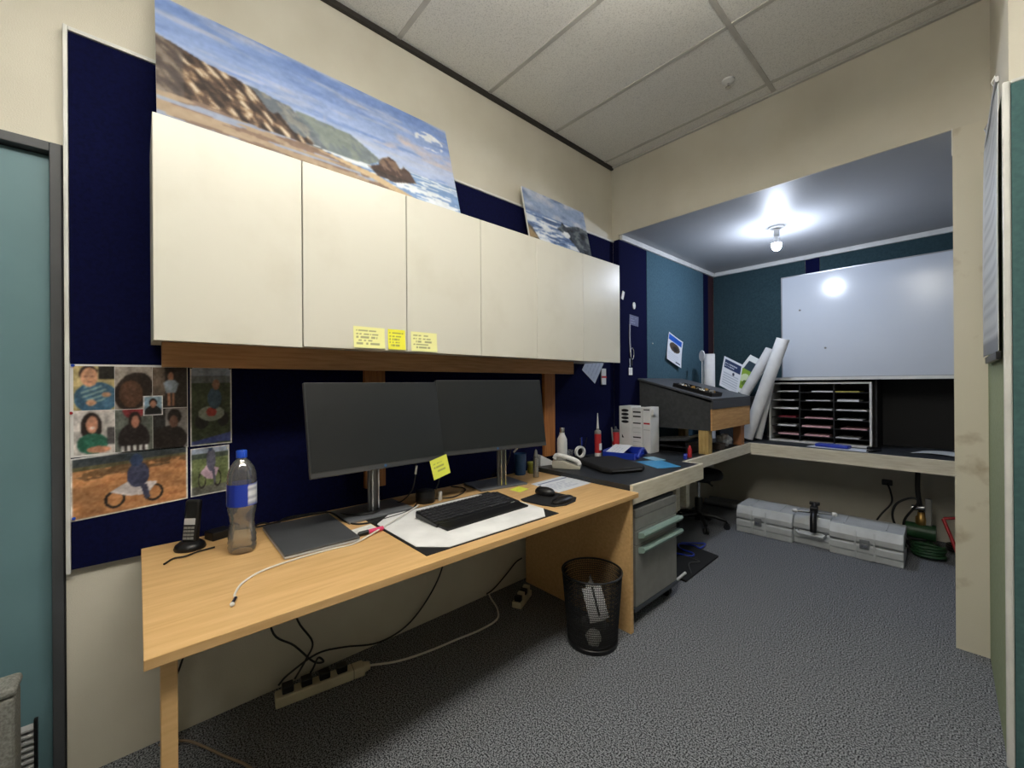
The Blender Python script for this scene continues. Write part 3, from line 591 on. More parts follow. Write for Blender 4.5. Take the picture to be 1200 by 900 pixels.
cable('power_cable', [(-1.965,.28,zc),(-1.91,.33,zc+.012),(-1.955,.38,zc+.006),(-1.915,.42,zc),(-1.962,.47,zc+.006),(-1.965,.60,zc)], .0035, CORDB, 'tangled black cable between the water bottle and the laptop')
cable('video_cable', [(-1.72,.955,.94),(-1.735,.958,.87),(-1.76,.95,.80),(-1.83,.93,.74),(-1.93,.92,zc)], .003, CORDB, 'thin black cable hanging below a monitor near the yellow note')
o = MB().cyl((-1.718,.956,.925),(-1.732,.958,.885),.005,seg=10).build('cable_tag', WHITEPL, loc=(-1.725,.957,.90), world=True, smooth=40); tag(o, 'white sleeve on the cable hanging under a monitor', 'cable sleeve')
cable('video_cable', [(-1.72,1.55,.96),(-1.74,1.555,.90),(-1.80,1.57,.82),(-1.93,1.58,.75)], .003, CORDB, 'thin black cable hanging behind the stand of the turned monitor')
o = MB().cyl((-1.715,1.60,.945),(-1.73,1.575,.915),.005,seg=10).build('cable_tag', WHITEPL, loc=(-1.72,1.59,.93), world=True, smooth=40); tag(o, 'white cable sleeve below the turned monitor', 'cable sleeve')
cable('power_cable', [(-1.80,1.10,zc),(-1.76,1.18,zc),(-1.80,1.28,zc),(-1.87,1.33,zc),(-1.95,1.30,zc)], .0032, CORDB, 'black cable coiled on the desk beside the black dock')
o = MB().tube([(-1.79,1.103,ZD+.052),(-1.805,1.125,ZD+.075),(-1.83,1.15,ZD+.10),(-1.86,1.17,ZD+.13)], .004, 8).build('white_plug_cable', CORDB, loc=(-1.79,1.103,ZD+.05), world=True, smooth=40); tag(o, 'black cable rising behind the dock', 'cable')
o = MB().box(-.006,.006,-.009,.009,0,.045).build('usb_plug', WHITEPL, loc=(-1.765,1.112,ZD), rotz=R(20), bevel=.002); tag(o, 'white plug standing beside the black dock', 'plug')

# ------------------------------------------------------------------ under the desk
t = thing('power_board', 'ivory power board lying on the carpet under the desk', 'power board', (-1.872, .58, 0), R(-8.5))
box(-.03,.03,-.175,.175,.0,.042).build('body', POWER, t, bevel=.006)
box(-.031,.031,.1255,.1275,.002,.0425).build('seam', BLACKP, t)
MB().cyl((0,.173,.022),(0,.20,.022),.024,.016,16).build('cable_boot', POWER, t, smooth=40)
for k in range(4): MB().box(-.02,.02,-.15+k*.07,-.108+k*.07,.0422,.072).build('plug', BLACKP, t, bevel=.004)
zf = .006
cable('extension_cord', [(-1.842,.775,.022),(-1.80,.90,zf),(-1.765,1.05,zf),(-1.75,1.20,zf),(-1.735,1.33,zf),(-1.75,1.46,zf),(-1.83,1.53,zf),(-1.94,1.575,zf),(-1.985,1.585,.03)], .005, CORDW, 'white extension cord winding over the carpet under the desk', n=8)
cable('extension_cord', [(-1.97,.05,zf),(-1.93,.12,zf),(-1.85,.17,zf),(-1.76,.215,zf),(-1.68,.26,zf),(-1.63,.28,zf)], .0045, CORDG, 'beige cord on the carpet beside the desk leg')
cable('power_cable', [(-1.965,.40,.68),(-1.965,.40,.40),(-1.95,.415,.266),(-1.94,.49,.19),(-1.92,.56,.10),(-1.91,.60,.085),(-1.915,.58,.11),(-1.90,.555,.085),(-1.89,.54,.075)], .0042, CORDB, 'black cable dropping down the wall and looping into the power board')
cable('power_cable', [(-1.965,.47,.68),(-1.965,.49,.40),(-1.955,.51,.28),(-1.945,.565,.17),(-1.92,.53,.12),(-1.895,.48,.075)], .0042, CORDB, 'black cable hanging close to the wall above the power board plugs')
cable('power_cable', [(-1.965,1.30,.66),(-1.968,1.27,.36),(-1.965,1.20,.20),(-1.965,1.05,.06),(-1.96,.88,.03),(-1.945,.70,.09),(-1.93,.58,.12),(-1.905,.46,.10),(-1.90,.42,.075)], .0042, CORDB, 'long black cable sweeping along the wall base to the power board')
cable('power_cable', [(-1.97,1.86,.16),(-1.965,1.80,.15),(-1.965,1.72,.10),(-1.965,1.62,.045),(-1.965,1.56,.03)], .0042, CORDB, 'black cable rising along the wall beside the desk end panel')
cable('power_cable', [(-1.955,.15,.67),(-1.955,.14,.40),(-1.95,.11,.27),(-1.95,.085,.22)], .0035, CORDB, 'thin black cable hanging behind the desk post leg')
t = thing('power_board', 'small ivory multi plug adaptor with plugs on the dark carpet by the desk end', 'power board', (-1.80, 1.70, 0), R(25))
box(-.03,.03,-.09,.09,0,.035).build('body', POWER, t, bevel=.006)
for k in range(4): MB().box(-.018,.022,-.082+k*.044,-.052+k*.044,.0352,.066).build('plug', POWER if k % 2 else BLACKP, t, bevel=.004)

# waste bin (wire mesh) and its rubbish
BX, BY = -1.285, 1.70
t = thing('waste_bin', 'black wire mesh waste bin under the desk edge', 'bin', (BX, BY, 0))
seg, rowsn = 104, 30; v = []; f = []
for j in range(rowsn+1):
    z = .012+(.352-.012)*j/rowsn; r = .121+(.148-.121)*j/rowsn
    for i in range(seg): a = 2*PI*(i+.5*(j % 2))/seg; v.append((r*math.cos(a), r*math.sin(a), z))
for j in range(rowsn):
    for i in range(seg): f.append((j*seg+i, j*seg+(i+1)%seg, (j+1)*seg+(i+1)%seg, (j+1)*seg+i))
o = MB().add(v, f).build('mesh_side', BLACKM, t, kind='stuff')
wm = o.modifiers.new('wire', 'WIREFRAME'); wm.thickness = .0042; wm.use_even_offset = False
MB().tube([(.149*math.cos(2*PI*i/48), .149*math.sin(2*PI*i/48), .355) for i in range(48)], .005, 8, closed=True).build('rim', BLACKP, t, smooth=60)
MB().lathe([(.124,0),(.126,.004),(.126,.02),(.124,.022)], seg=40).build('base', BLACKP, t, smooth=40)
def crumple(name, label, loc, r, m, seed, squash=(1,1,1)):
    bm = bmesh.new(); bmesh.ops.create_icosphere(bm, subdivisions=3, radius=r); rr = random.Random(seed); ph = [rr.uniform(0,6) for _ in range(9)]
    for q in bm.verts:
        p = q.co/r; n = abs(math.sin(p.x*5+ph[0]+p.y*3))+abs(math.sin(p.y*6+ph[1]-p.z*4))+abs(math.sin(p.z*5+ph[2]+p.x*4))
        q.co = Vector((q.co.x*squash[0], q.co.y*squash[1], q.co.z*squash[2]))*(.72+.16*n)
    me = bpy.data.meshes.new(name); bm.to_mesh(me); bm.free(); me.materials.append(m); o = bpy.data.objects.new(name, me); COL.objects.link(o); o.location = loc
    return tag(o, label, 'rubbish')
crumple('crumpled_paper', 'crumpled white tissue at the bottom of the mesh bin', (BX+.05, BY-.055, .062), .036, WHITECARD, 3)
crumple('crumpled_bag', 'crumpled dark grey plastic wrapper inside the mesh bin', (BX-.01, BY+.03, .072), .055, mat('grey film', (84,84,86), .3), 5, (1.1,1.1,.7))
o = sheet('folded_paper', (BX+.045, BY-.075, .135), (.03, .11, .0), (-.05, .0, .15), 20, 24, lambda U, V: mixc(blank((226,226,228))(U,V), rect(U,V,.36,.47,.15,1), (24,24,26)), PRINT, .001, bend=lambda u, v: .02*math.sin(u*3)); tag(o, 'folded white paper with a black stripe inside the mesh bin', 'rubbish')
o = sheet('folded_paper', (BX+.0, BY+.02, .15), (-.03, .10, .02), (-.06, .0, .10), 12, 12, blank((206,206,206)), PRINT, .001, bend=lambda u, v: .012*math.sin(u*5)); tag(o, 'pale grey curved paper offcut inside the mesh bin', 'rubbish')

# drawer pedestal
t = thing('drawer_pedestal', 'grey metal drawer pedestal on castors under the counter', 'drawers', (-1.46, 2.19, 0))
box(-1.74, -1.222, 1.955, 2.44, .075, .632).build('body', GREYD, t, world=True, bevel=.004)
for z0, z1, hd in ((.575,.618,0),(.508,.571,0),(.428,.504,1),(.098,.424,1)):
    dr = box(-1.221, -1.202, 1.975, 2.435, z0, z1).build('drawer', GREYM, t, world=True, bevel=.002)
    if hd: MB().prism([(-1.2015,z1-.045),(-1.2015,z1-.012),(-1.168,z1-.006),(-1.160,z1-.018),(-1.168,z1-.034)], 1, 2.0, 2.445).build('handle', SAGEH, dr, world=True, bevel=.002, label='pale green plastic pull')
box(-1.225, -1.198, 1.957, 2.44, .076, .094).build('plinth', GREYD, t, world=True)
for x, y in ((-1.25,2.0),(-1.25,2.40),(-1.68,2.0),(-1.68,2.40)):
    c = MB(); c.cyl((x,y-.018,.026),(x,y-.004,.026),.026,seg=18); c.cyl((x,y+.004,.026),(x,y+.018,.026),.026,seg=18); c.box(x-.012,x+.012,y-.004,y+.004,.02,.0745); c.build('castor', BLACKP, t, world=True, smooth=40)

# ------------------------------------------------------------------ counters
ZK = .752
t = thing('worktop', 'charcoal counter with pale timber fascia next to the desk', 'worktop', (-1.6, 2.4, ZK))
box(-1.978, -1.222, 1.952, 2.810, ZK-.03, ZK).build('top', DARKTOP, t, world=True)
box(-1.221, -1.202, 1.952, 2.81, .652, ZK+.001).build('fascia', FASCIA, t, world=True, bevel=.002)
box(-1.221, -1.203, 1.952, 2.81, ZK+.0012, ZK+.003).build('edge_strip', FASCIA, t, world=True)
box(-1.93, -1.225, 2.44+.03, 2.50, .652, ZK-.031).build('bearer', FASCIAX, t, world=True)
t = thing('worktop', 'charcoal alcove counter in an L shape with pale timber edging', 'worktop', (-1.6, 4.0, ZK))
MB().prism([(-1.978,2.814),(-1.345,2.814),(-1.345,4.13),(.88,4.13),(.88,4.806),(-1.921,4.806),(-1.921,2.952),(-1.921,2.936),(-1.978,2.936)], 2, ZK-.03, ZK).build('top', DARKTOP, t, world=True)
MB().prism([(-1.343,2.832),(-1.325,2.832),(-1.325,4.11),(-1.343,4.13)], 2, .667, ZK+.002).build('fascia', FASCIA, t, world=True, bevel=.002)
box(-1.3435, -1.204, 2.8115, 2.83, .652, ZK+.002).build('fascia', FASCIAX, t, world=True, bevel=.002)
MB().prism([(-1.343,4.13),(-1.325,4.11),(.88,4.11),(.88,4.13)], 2, .655, ZK+.002).build('fascia', FASCIAX, t, world=True, bevel=.002)
box(-1.32, .88, 4.106, 4.1095, .652, .664).build('lower_bead', FASCIAX, t, world=True)
box(-1.55, -1.48, 3.00, 3.06, .33, ZK-.031).build('bracket', FASCIA, t, world=True, bevel=.002)
box(-1.55, -1.48, 3.16, 3.22, .33, ZK-.031).build('bracket', FASCIA, t, world=True, bevel=.002)

# objects on the near counter
o = MB().lathe([(.034,0),(.036,.004),(.036,.13),(.034,.16),(.022,.185),(.018,.195),(.018,.205)], seg=28).build('drink_flask', WHITEPL, loc=(-1.925,2.215,ZK), smooth=50)
t = thing('drink_flask', 'white metal drink flask with silver cap by the timber post', 'flask', (-1.925,2.215,ZK)); o.parent = t; o.location = (0,0,0); o.name = 'flask_body'; t.name = 'drink_flask'
MB().lathe([(.0185,.2055),(.019,.208),(.019,.238),(.017,.241)], seg=20).build('cap', STEEL, t, smooth=40)
t = thing('tape_dispenser', 'warm grey desk telephone with white handset beside the flask', 'telephone', (-1.775, 2.09, ZK), R(35)); t.name = 'desk_telephone'
MB().prism([(-.09,0),(.09,0),(.09,.018),(-.03,.055),(-.09,.05)], 1, -.075, .075).build('base', GREYP, t, bevel=.006)
MB().tube(smoothpts([(-.075,-.05,.062),(-.06,-.05,.085),(.0,-.05,.075),(.07,-.05,.05),(.085,-.05,.028)],5), .015, 10).build('handset', WHITEPL, t, smooth=60)
box(-.02,.06,-.015,.06,.045,.052).xf(Matrix.Rotation(R(15),4,'Y')).build('keypad', BLACKP, t, bevel=.002)
t = thing('tape_dispenser', 'black tape dispenser with a pale tape roll near the padded sleeve', 'tape dispenser', (-1.84, 2.335, ZK), R(75))
MB().prism([(-.07,0),(.07,0),(.075,.025),(.05,.03),(.03,.015),(-.02,.02),(-.06,.045)], 1, -.02, .02).build('base', BLACKP, t, bevel=.004)
MB().lathe([(.028,-.01),(.042,-.01),(.042,.01),(.028,.01),(.028,-.01)], seg=24, caps=False).xf(Matrix.Translation((-.02,0,.066)) @ Matrix.Rotation(R(90),4,'X')).build('tape_roll', WHITEPL, t, smooth=40)
t = thing('glue_tube', 'clear upright tube with grey tip on the desk corner', 'tube', (-1.79, 1.815, ZD))
MB().lathe([(.016,0),(.018,.004),(.018,.12),(.014,.128)], seg=20).build('body', PET, t, smooth=40); MB().lathe([(.014,.0),(.014,.11),(.012,.115)], seg=14, c=(0,0,.004)).build('filling', mat('pale gel', (196,198,196), .4), t, smooth=40)
MB().lathe([(.014,.1285),(.012,.14),(.007,.165),(.003,.172)], seg=16).build('nozzle', GREYM, t, smooth=40)
t = thing('pen_cup', 'slate blue cup standing behind the turned monitor', 'cup', (-1.915,1.80,ZD)); MB().lathe([(.030,0),(.034,.003),(.038,.13),(.040,.134),(.037,.134),(.032,.006)], seg=24).build('cup', CUPB, t, smooth=40)
t = thing('tape_tin', 'small olive green tub beside the clear tube', 'tub', (-1.90, 1.895, ZD)); MB().lathe([(.032,0),(.034,.003),(.034,.05)], seg=20).build('tub', OLIVE, t, smooth=40); MB().lathe([(.0355,.0505),(.036,.053),(.036,.066),(.034,.069)], seg=20).build('lid', OLIVE, t, smooth=40)
o = MB().prism([(-.05,0),(.05,0),(.05,.025),(-.05,.075)], 1, -.03, .03).build('card_holder', WHITECARD, loc=(-1.935,2.04,ZK), rotz=R(80), bevel=.002); tag(o, 'pale wedge shaped card holder below the timber post', 'card holder')
t = thing('pen_holder', 'small dark pen pot with pens near the red sealant tube', 'pen holder', (-1.915, 2.425, ZK)); MB().lathe([(.024,0),(.026,.003),(.026,.07),(.023,.07),(.022,.005)], seg=20).build('pot', BLACKP, t, smooth=40)
for k, (dx, dy, m) in enumerate(((.016,.014,BLACKP),(-.012,.012,BLUEP),(.004,-.014,BEZEL))): MB().cyl((dx*.3,dy*.3,.008),(dx*1.6,dy*1.8,.15),.004,seg=10).build('pen', m, t, smooth=40)
o = MB().lathe([(.020,0),(.026,.05),(.028,.07),(.026,.07),(.018,.004)], seg=18).build('tumbler', PET, loc=(-1.935,2.31,ZK), smooth=50); tag(o, 'small clear plastic tumbler beside the tape dispenser', 'tumbler')
def sealant(label, loc, long):
    t = thing('sealant_tube', label, 'sealant tube', loc)
    MB().lathe([(.024,0),(.0245,.003),(.0245,.028)], seg=22).build('piston_end', WHITEPL, t, smooth=40)
    MB().lathe([(.0245,.0285),(.0245,.17)], seg=22).build('cartridge', REDL, t, smooth=40)
    MB().lathe([(.0245,.1705),(.0245,.19),(.02,.196),(.010,.20),(.010,.21)], seg=22).build('shoulder', GREYM, t, smooth=40)
    MB().lathe([(.0095,.2105),(.0085,.225),(.003,.225+long)], seg=14).build('nozzle', WHITEPL, t, smooth=40)
    box(.015,.0262,-.013,.013,.05,.10).build('print_patch', WHITECARD, t)
sealant('red sealant cartridge with long white nozzle standing on the counter', (-1.875, 2.565, ZK), .10)
t = thing('sealant_tube', 'red and white sealant cartridge beside the white file boxes', 'sealant tube', (-1.895, 2.83, ZK)); MB().lathe([(.028,0),(.029,.003),(.029,.06)], seg=22).build('lower_band', WHITEPL, t, smooth=40); MB().lathe([(.0292,.0605),(.0292,.16)], seg=22).build('cartridge', REDL, t, smooth=40); MB().lathe([(.029,.1605),(.029,.175),(.012,.185),(.006,.205)], seg=22).build('shoulder', GREYD, t, smooth=40); MB().cyl((.0,-.04,.09),(.0,-.055,.20),.006,seg=10).build('nozzle', GREYM, t, smooth=40)
# white file boxes (three of different depth)
t = thing('magazine_file', 'white magazine file with a row of black oval holes', 'file box', (-1.862, 2.965, ZK)); box(-.055,.055,-.05,.10,0,.365).build('body', WHITEPL, t, bevel=.003)
for k in range(4): MB().lathe([(.034,-.0006),(.034,.0006)], seg=20).xf(Matrix.Translation((-.0,-.0508,.33-k*.03)) @ Matrix.Rotation(R(90),4,'X') @ Matrix.Scale(.34,4,(0,1,0))).build('oval_hole', BLACKP, t)
MB().prism([(-.03,.11),(-.01,.11),(-.03,.14)], 1, -.0512, -.0506).build('triangle_mark', BLACKP, t)
t = thing('label_drawers', 'white narrow rack of labelled trays between the file boxes', 'rack', (-1.765, 2.98, ZK)); box(-.04,.04,-.05,.08,0,.355).build('body', WHITEPL, t, bevel=.002)
for k, (z, h) in enumerate(((.32,.012),(.285,.012),(.232,.010),(.12,.010))): box(-.034,.034,-.0512,-.0502,z-h/2,z+h/2).build('label_slot', BLACKP, t)
for z in (.195,.16,.085,.05): box(-.034,.034,-.0508,-.0502,z-.001,z+.001).build('joint', GREYM, t)
t = thing('label_drawers', 'white narrow rack with a red label beside the charcoal box', 'rack', (-1.691, 3.00, ZK)); box(-.032,.032,-.05,.08,0,.36).build('body', WHITEPL, t, bevel=.002)
box(-.026,.026,-.0512,-.0502,.225,.238).build('label_slot', REDP, t); box(-.026,.026,-.0512,-.0502,.335,.343).build('label_slot', BLACKP, t); box(-.026,.026,-.0508,-.0502,.18,.183).build('joint', GREYM, t); box(.0325,.045,-.03,.03,.30,.34).build('tab', WHITEPL, t)
# blue letter tray with papers
t = thing('letter_tray', 'royal blue letter tray holding white papers', 'tray', (-1.745, 2.72, ZK), R(15))
b = MB(); b.box(-.12,.12,-.14,.14,0,.004); b.box(-.12,-.114,-.14,.14,.004,.055); b.box(-.114,.114,.134,.14,.004,.055); b.box(-.114,.114,-.14,-.134,.004,.045); b.build('body', BLUEP, t, bevel=.002)
o = sheet('document', (-1.69, 2.59, ZK+.030), (-.05, .23, .02), (-.13, -.03, .0), 16, 16, lines((232,234,240),(140,150,180),[.3,.5,.7],.1,.9,6,.3), PRINT, .001, bend=lambda u, v: .02*u); tag(o, 'white papers curling over the royal blue tray', 'paper')
MB().tube(smoothpts([(.124,-.10,.012),(.128,-.03,.05),(.128,.06,.05),(.124,.13,.015)],6), .012, 10).build('rolled_lip', BLUEP, t, smooth=60)
# padded sleeve
t = thing('laptop_sleeve', 'black padded laptop sleeve lying on the counter', 'sleeve', (-1.59, 2.30, ZK), R(-24))
MB().prism([(-.19,-.13),(-.15,-.15),(.16,-.15),(.21,-.12),(.215,.10),(.18,.145),(-.16,.15),(-.20,.11)], 2, 0, .036).build('body', BLACKM, t, bevel=.014, bseg=4)
MB().tube(smoothpts([(.214,-.11,.018),(.2175,0,.018),(.214,.10,.018)],5), .0035, 8).build('zip', BEZEL, t, smooth=60)
# blue sheets
o = MB().prism([(-.12,-.09),(.12,-.12),(.14,.06),(-.10,.10)], 2, 0, .003).build('card_folder', SKY, loc=(-1.415,2.62,ZK), rotz=R(-20), bevel=.001); tag(o, 'sky blue card folder on the counter beside the padded sleeve', 'folder')
o = MB().prism([(-.07,-.04),(.07,-.04),(.07,.05),(-.07,.05)], 2, 0, .004).build('card_folder', mat('pale blue card', (150,200,226), .4), loc=(-1.52,2.74,ZK+.0035), rotz=R(-25)); tag(o, 'pale blue card lying on the sky blue folder', 'folder')
# black tray with tilted grey device under the charcoal box
t = thing('document_tray', 'black stacked document tray under the charcoal box', 'tray', (-1.585, 3.225, ZK), R(0))
b = MB(); b.box(-.15,.15,-.13,.13,0,.012); b.box(-.15,.15,-.13,.13,.045,.057); 
for sx in (-.145,.133): b.box(sx,sx+.012,-.125,.125,.012,.045)
b.build('trays', BLACKP, t, bevel=.002); MB().prism([(-.16,.075),(.14,.105),(.17,.13),(.165,.145),(.13,.125),(-.16,.097)], 1, -.13, .12).build('lid', BEZEL, t, bevel=.004); b = MB()
for sx in (-.14,.12): b.box(sx,sx+.02,-.10,.10,.057,.088)
b.build('spacer', BLACKP, t)
o = MB().box(-.012,.012,-.03,.03,0,.035).build('stapler', BLUEP, loc=(-1.375,2.93,ZK), rotz=R(20), bevel=.004); tag(o, 'small blue plastic clip case near the timber block', 'case')
o = MB().lathe([(.014,0),(.015,.06),(.010,.07),(.006,.085)], seg=16).build('glue_bottle', REDP, loc=(-1.385,3.02,ZK), smooth=40); tag(o, 'small red bottle near the timber block', 'bottle')

# charcoal sloping box on blocks
ZB0, ZB1 = .935, 1.135
t = thing('plan_box', 'charcoal sloped lid plan box with plywood end on timber blocks', 'box', (-1.6, 3.6, ZB0))
MB().prism([(-1.905,ZB0),(-1.312,ZB0),(-1.312,1.150),(-1.905,1.325)], 1, 3.21, 3.222).build('side_panel', CHARBOX, t, world=True)
MB().prism([(-1.905,ZB0),(-1.312,ZB0),(-1.312,1.150),(-1.905,1.325)], 1, 3.99, 4.002).build('side_panel', CHARBOX, t, world=True)
box(-1.905, -1.312, 3.222, 3.99, ZB0, ZB0+.012).build('bottom', PLY, t, world=True)
box(-1.905, -1.893, 3.222, 3.99, ZB0+.012, 1.322).build('back_panel', CHARBOX, t, world=True)
box(-1.311, -1.296, 3.21, 4.002, ZB0, 1.098).build('front_panel', PLY, t, world=True, bevel=.001)
box(-1.311, -1.292, 3.21, 4.002, 1.0985, 1.163).build('lid_edge', CHARLID, t, world=True, bevel=.002)
MB().prism([(-1.910,1.3275),(-1.292,1.1645),(-1.292,1.181),(-1.910,1.344)], 1, 3.19, 4.012).build('lid', CHARLID, t, world=True, bevel=.002)
o = box(-1.405,-1.330,3.215,3.285,ZK,ZB0-.001).build('timber_block', RAWPINE, loc=(-1.368,3.25,ZK), world=True, bevel=.002); tag(o, 'raw pine block propping the near corner of the plan box', 'block')
o = box(-1.40,-1.335,3.90,3.98,ZK,ZB0-.001).build('timber_block', mat('reddish pine', (190,130,90), .6), loc=(-1.37,3.94,ZK), world=True, bevel=.002); tag(o, 'reddish timber block propping the far corner of the plan box', 'block')
for k, y in enumerate((3.23, 3.90)):
    o = box(-1.90,-1.83,y,y+.07,ZK,ZB0-.001).build('timber_block', RAWPINE, loc=(-1.865,y+.035,ZK), world=True, bevel=.002); tag(o, ['pine block under the plan box against the navy panel', 'pine block under the plan box against the teal side panel'][k], 'block')
o = MB().prism([(-.10,-.05),(.10,-.05),(.10,.05),(-.10,.05)], 2, 0, .05).build('paper_bundle', mat('clutter dark card', (70,60,56), .6), loc=(-1.45,3.55,ZK), bevel=.004); tag(o, 'dark card bundle stored below the plan box', 'bundle')
crumple('crumpled_bag', 'crumpled clear plastic bag stuffed below the plan box', (-1.40, 3.70, ZK+.06), .055, mat('milky film', (186,190,196), .3), 12, (1,1.5,.9))
# tray of tools on the lid (follows the slope)
sl = math.atan2(1.344-1.181, 1.910-1.292)
def lidz(x): return 1.181+(-1.292-x)*math.tan(sl)
t = thing('tool_tray', 'shallow black tray of small hardware on the charcoal lid', 'tray', (-1.47, 3.36, lidz(-1.47)+.001)); t.rotation_euler = (0, sl, 0)
b = MB(); b.box(-.17,.15,-.10,.10,0,.006); b.box(-.17,.15,-.10,-.094,.006,.03); b.box(-.17,.15,.094,.10,.006,.03); b.box(-.17,-.164,-.094,.094,.006,.03); b.box(.144,.15,-.094,.094,.006,.03); b.build('tray', BLACKP, t, bevel=.002)
rr = random.Random(4)
for k in range(26):
    x, y = rr.uniform(-.15,.12), rr.uniform(-.08,.07); s = rr.uniform(.008,.018)
    MB().lathe([(s,0),(s,.012+s*.5),(s*.6,.016+s*.9)], seg=10).xf(Matrix.Translation((x,y,.0065))).build('fitting', [BRASS,STEEL,GREYM,BLACKP,WHITEPL][k % 5], t, smooth=40)
# paper disc on a stick
t = thing('disc_sign', 'small white disc on a stick beside the standing paper roll', 'sign', (-1.735, 4.05, lidz(-1.735)-.0)); t.location.z = ZK
t.location = (-1.735, 4.06, ZK); t['_o'] = (-1.735,4.06,ZK)
MB().cyl((0,0,0),(0,0,.76),.004,seg=8).build('stick', WHITEPL, t, smooth=40)
MB().lathe([(.052,-.004),(.052,.004)], seg=28).xf(Matrix.Translation((0,0,.81)) @ Matrix.Rotation(R(-40),4,'Z') @ Matrix.Rotation(R(90),4,'X')).build('disc', WHITECARD, t)
# rolls and brochures in the corner
def roll(label, p0, p1, r, m=WHITECARD):
    p0 = Vector(p0); p1 = Vector(p1); t = thing('paper_roll', label, 'paper roll', tuple(p0)); d = p1-p0; L = d.length; q = d.to_track_quat('Z','Y').to_matrix().to_4x4()
    MB().lathe([(r,0),(r,L),(r*.86,L),(r*.86,.0)], seg=26, caps=False).xf(q).build('rolled_sheet', m, t, smooth=40)
    sp = [(r*(.84-.5*k/30)*math.cos(k*.42), r*(.84-.5*k/30)*math.sin(k*.42)) for k in range(31)]
    v = [(x,y,L*.03) for x,y in sp]+[(x,y,L-.003) for x,y in sp]
    MB().add(v, [(k,k+1,k+32,k+31) for k in range(30)]).xf(q).build('inner_turns', m, t, smooth=60)
roll('upright white paper roll standing behind the plan box lid', (-1.735,4.22,ZK+.001), (-1.735,4.22,1.585), .055)
roll('slim leaning paper roll touching the brochures', (-1.458,4.365,1.19), (-1.225,4.34,1.605), .045)
roll('long leaning paper roll reaching the whiteboard edge', (-1.40,4.24,ZK+.03), (-1.10,4.24,1.685), .052)
roll('pale short paper roll squeezed beside the black hutch', (-1.335,4.345,ZK+.02), (-1.225,4.345,1.30), .030)
def bro1(U, V):
    img = blank((224,228,234))(U,V); img = mixc(img, rect(U,V,.08,.95,.66,.92), (30,52,92)); img = mixc(img, rect(U,V,.12,.75,.80,.83)*(np.sin(U*90) > -.3), (220,226,236)); img = mixc(img, rect(U,V,.12,.6,.72,.74)*(np.sin(U*90) > -.3), (200,210,226)); img = mixc(img, rect(U,V,.1,.9,.1,.52)*(np.sin(V*80) > .1)*.45, (130,140,160)); return mixc(img, ell(U,V,.62,.56,.06,.05), (40,50,70))
def bro2(U, V):
    img = blank((226,230,228))(U,V); img = mixc(img, rect(U,V,.15,.9,.62,.85), (36,60,74)); img = mixc(img, rect(U,V,.1,.9,.12,.60), (132,166,52)); img = mixc(img, ell(U,V,.45,.4,.18,.12), (208,220,180)); return mixc(img, ell(U,V,.6,.28,.12,.08), (90,120,40))
o = sheet('brochure', (-1.715,4.42,1.175+.10), (.175,.0,-.10), (.03,.06,.30), 44, 50, bro1, PHOTO, .002); tag(o, 'brochure with a navy heading tilted behind the plan box', 'brochure')
o = sheet('brochure', (-1.655,4.45,1.165+.112), (.172,0,-.108), (.20,.07,.30), 40, 50, bro2, PHOTO, .002); tag(o, 'brochure with a green picture leaning beside the paper rolls', 'brochure')
o = box(-.125,.125,-.13,.13,0,.41).build('archive_box', CHARBOX, loc=(-1.545,4.44,ZK), bevel=.003); tag(o, 'charcoal archive box hidden behind the plan box holding up the brochures', 'box')
# pinned flyer on the teal panel
def flyer(U, V):
    img = blank((228,232,240))(U,V); img = mixc(img, rect(U,V,.05,.95,.76,.96), (40,96,196)); img = mixc(img, ell(U,V,.5,.58,.36,.17), (86,74,62)); img = mixc(img, ell(U,V,.55,.55,.16,.08), (40,36,34)); img = mixc(img, rect(U,V,.1,.8,.08,.34)*(np.sin(V*90) > .6)*.4, (150,160,180)); return mixc(img, rect(U,V,.62,.9,.06,.11), (60,70,90))
o = sheet('flyer', (-1.920,3.685,1.530), (0,.262,-.085), (0,.085,.262), 40, 56, flyer, PHOTO, .0008, bend=lambda u, v: .02*(1-v)**2+.012*u*u); tag(o, 'tilted blue and white flyer pinned on the teal felt panel', 'flyer')
o = MB().cyl((0,0,0),(.008,0,0),.006,.004,10).build('push_pin', WHITEPL, loc=(-1.9215,3.46,1.66)); tag(o, 'lone white push pin on the teal felt panel', 'push pin')
# hanging tags on the navy alcove panel
XN = XA+.0125
o = box(0,.006,-.014,.014,-.035,.035).xf(Matrix.Rotation(R(-18),4,'X')).build('paper_tag', WHITECARD, loc=(XN,2.985,2.03), bevel=.001); tag(o, 'white paper tag beside the end of the wall cabinet', 'tag')
o = MB().lathe([(.02,0),(.02,.006)], seg=18).xf(Matrix.Rotation(R(90),4,'Y') @ Matrix.Scale(1.5,4,(1,0,0))).build('hook', WHITEPL, loc=(XN,3.155,1.965)); tag(o, 'white oval adhesive hook on the navy alcove panel', 'hook')
o = sheet('notice_card', (XN,3.085,1.80), (0,.14,-.01), (0,.005,.085), 24, 16, lines((92,96,128),(190,194,210),[.25,.5,.75],.1,.9,8,.6,18), PRINT, .001); tag(o, 'small grey printed card on the navy alcove panel', 'card')
t = thing('key_lanyard', 'keys on a pale lanyard with a white tag hanging on the navy panel', 'keys', (XN+.004, 3.09, 1.42))
MB().tube(smoothpts([(0,-.005,.38),(.002,-.01,.25),(.004,.0,.10)],5), .006, 8).build('strap', mat('pale strap', (176,180,200), .7), t, smooth=60)
MB().tube([(.006,.018+.026*math.cos(a*PI/8),.13+.05*math.sin(a*PI/8)) for a in range(16)], .004, 8, closed=True).build('ring', STEEL, t, smooth=60)
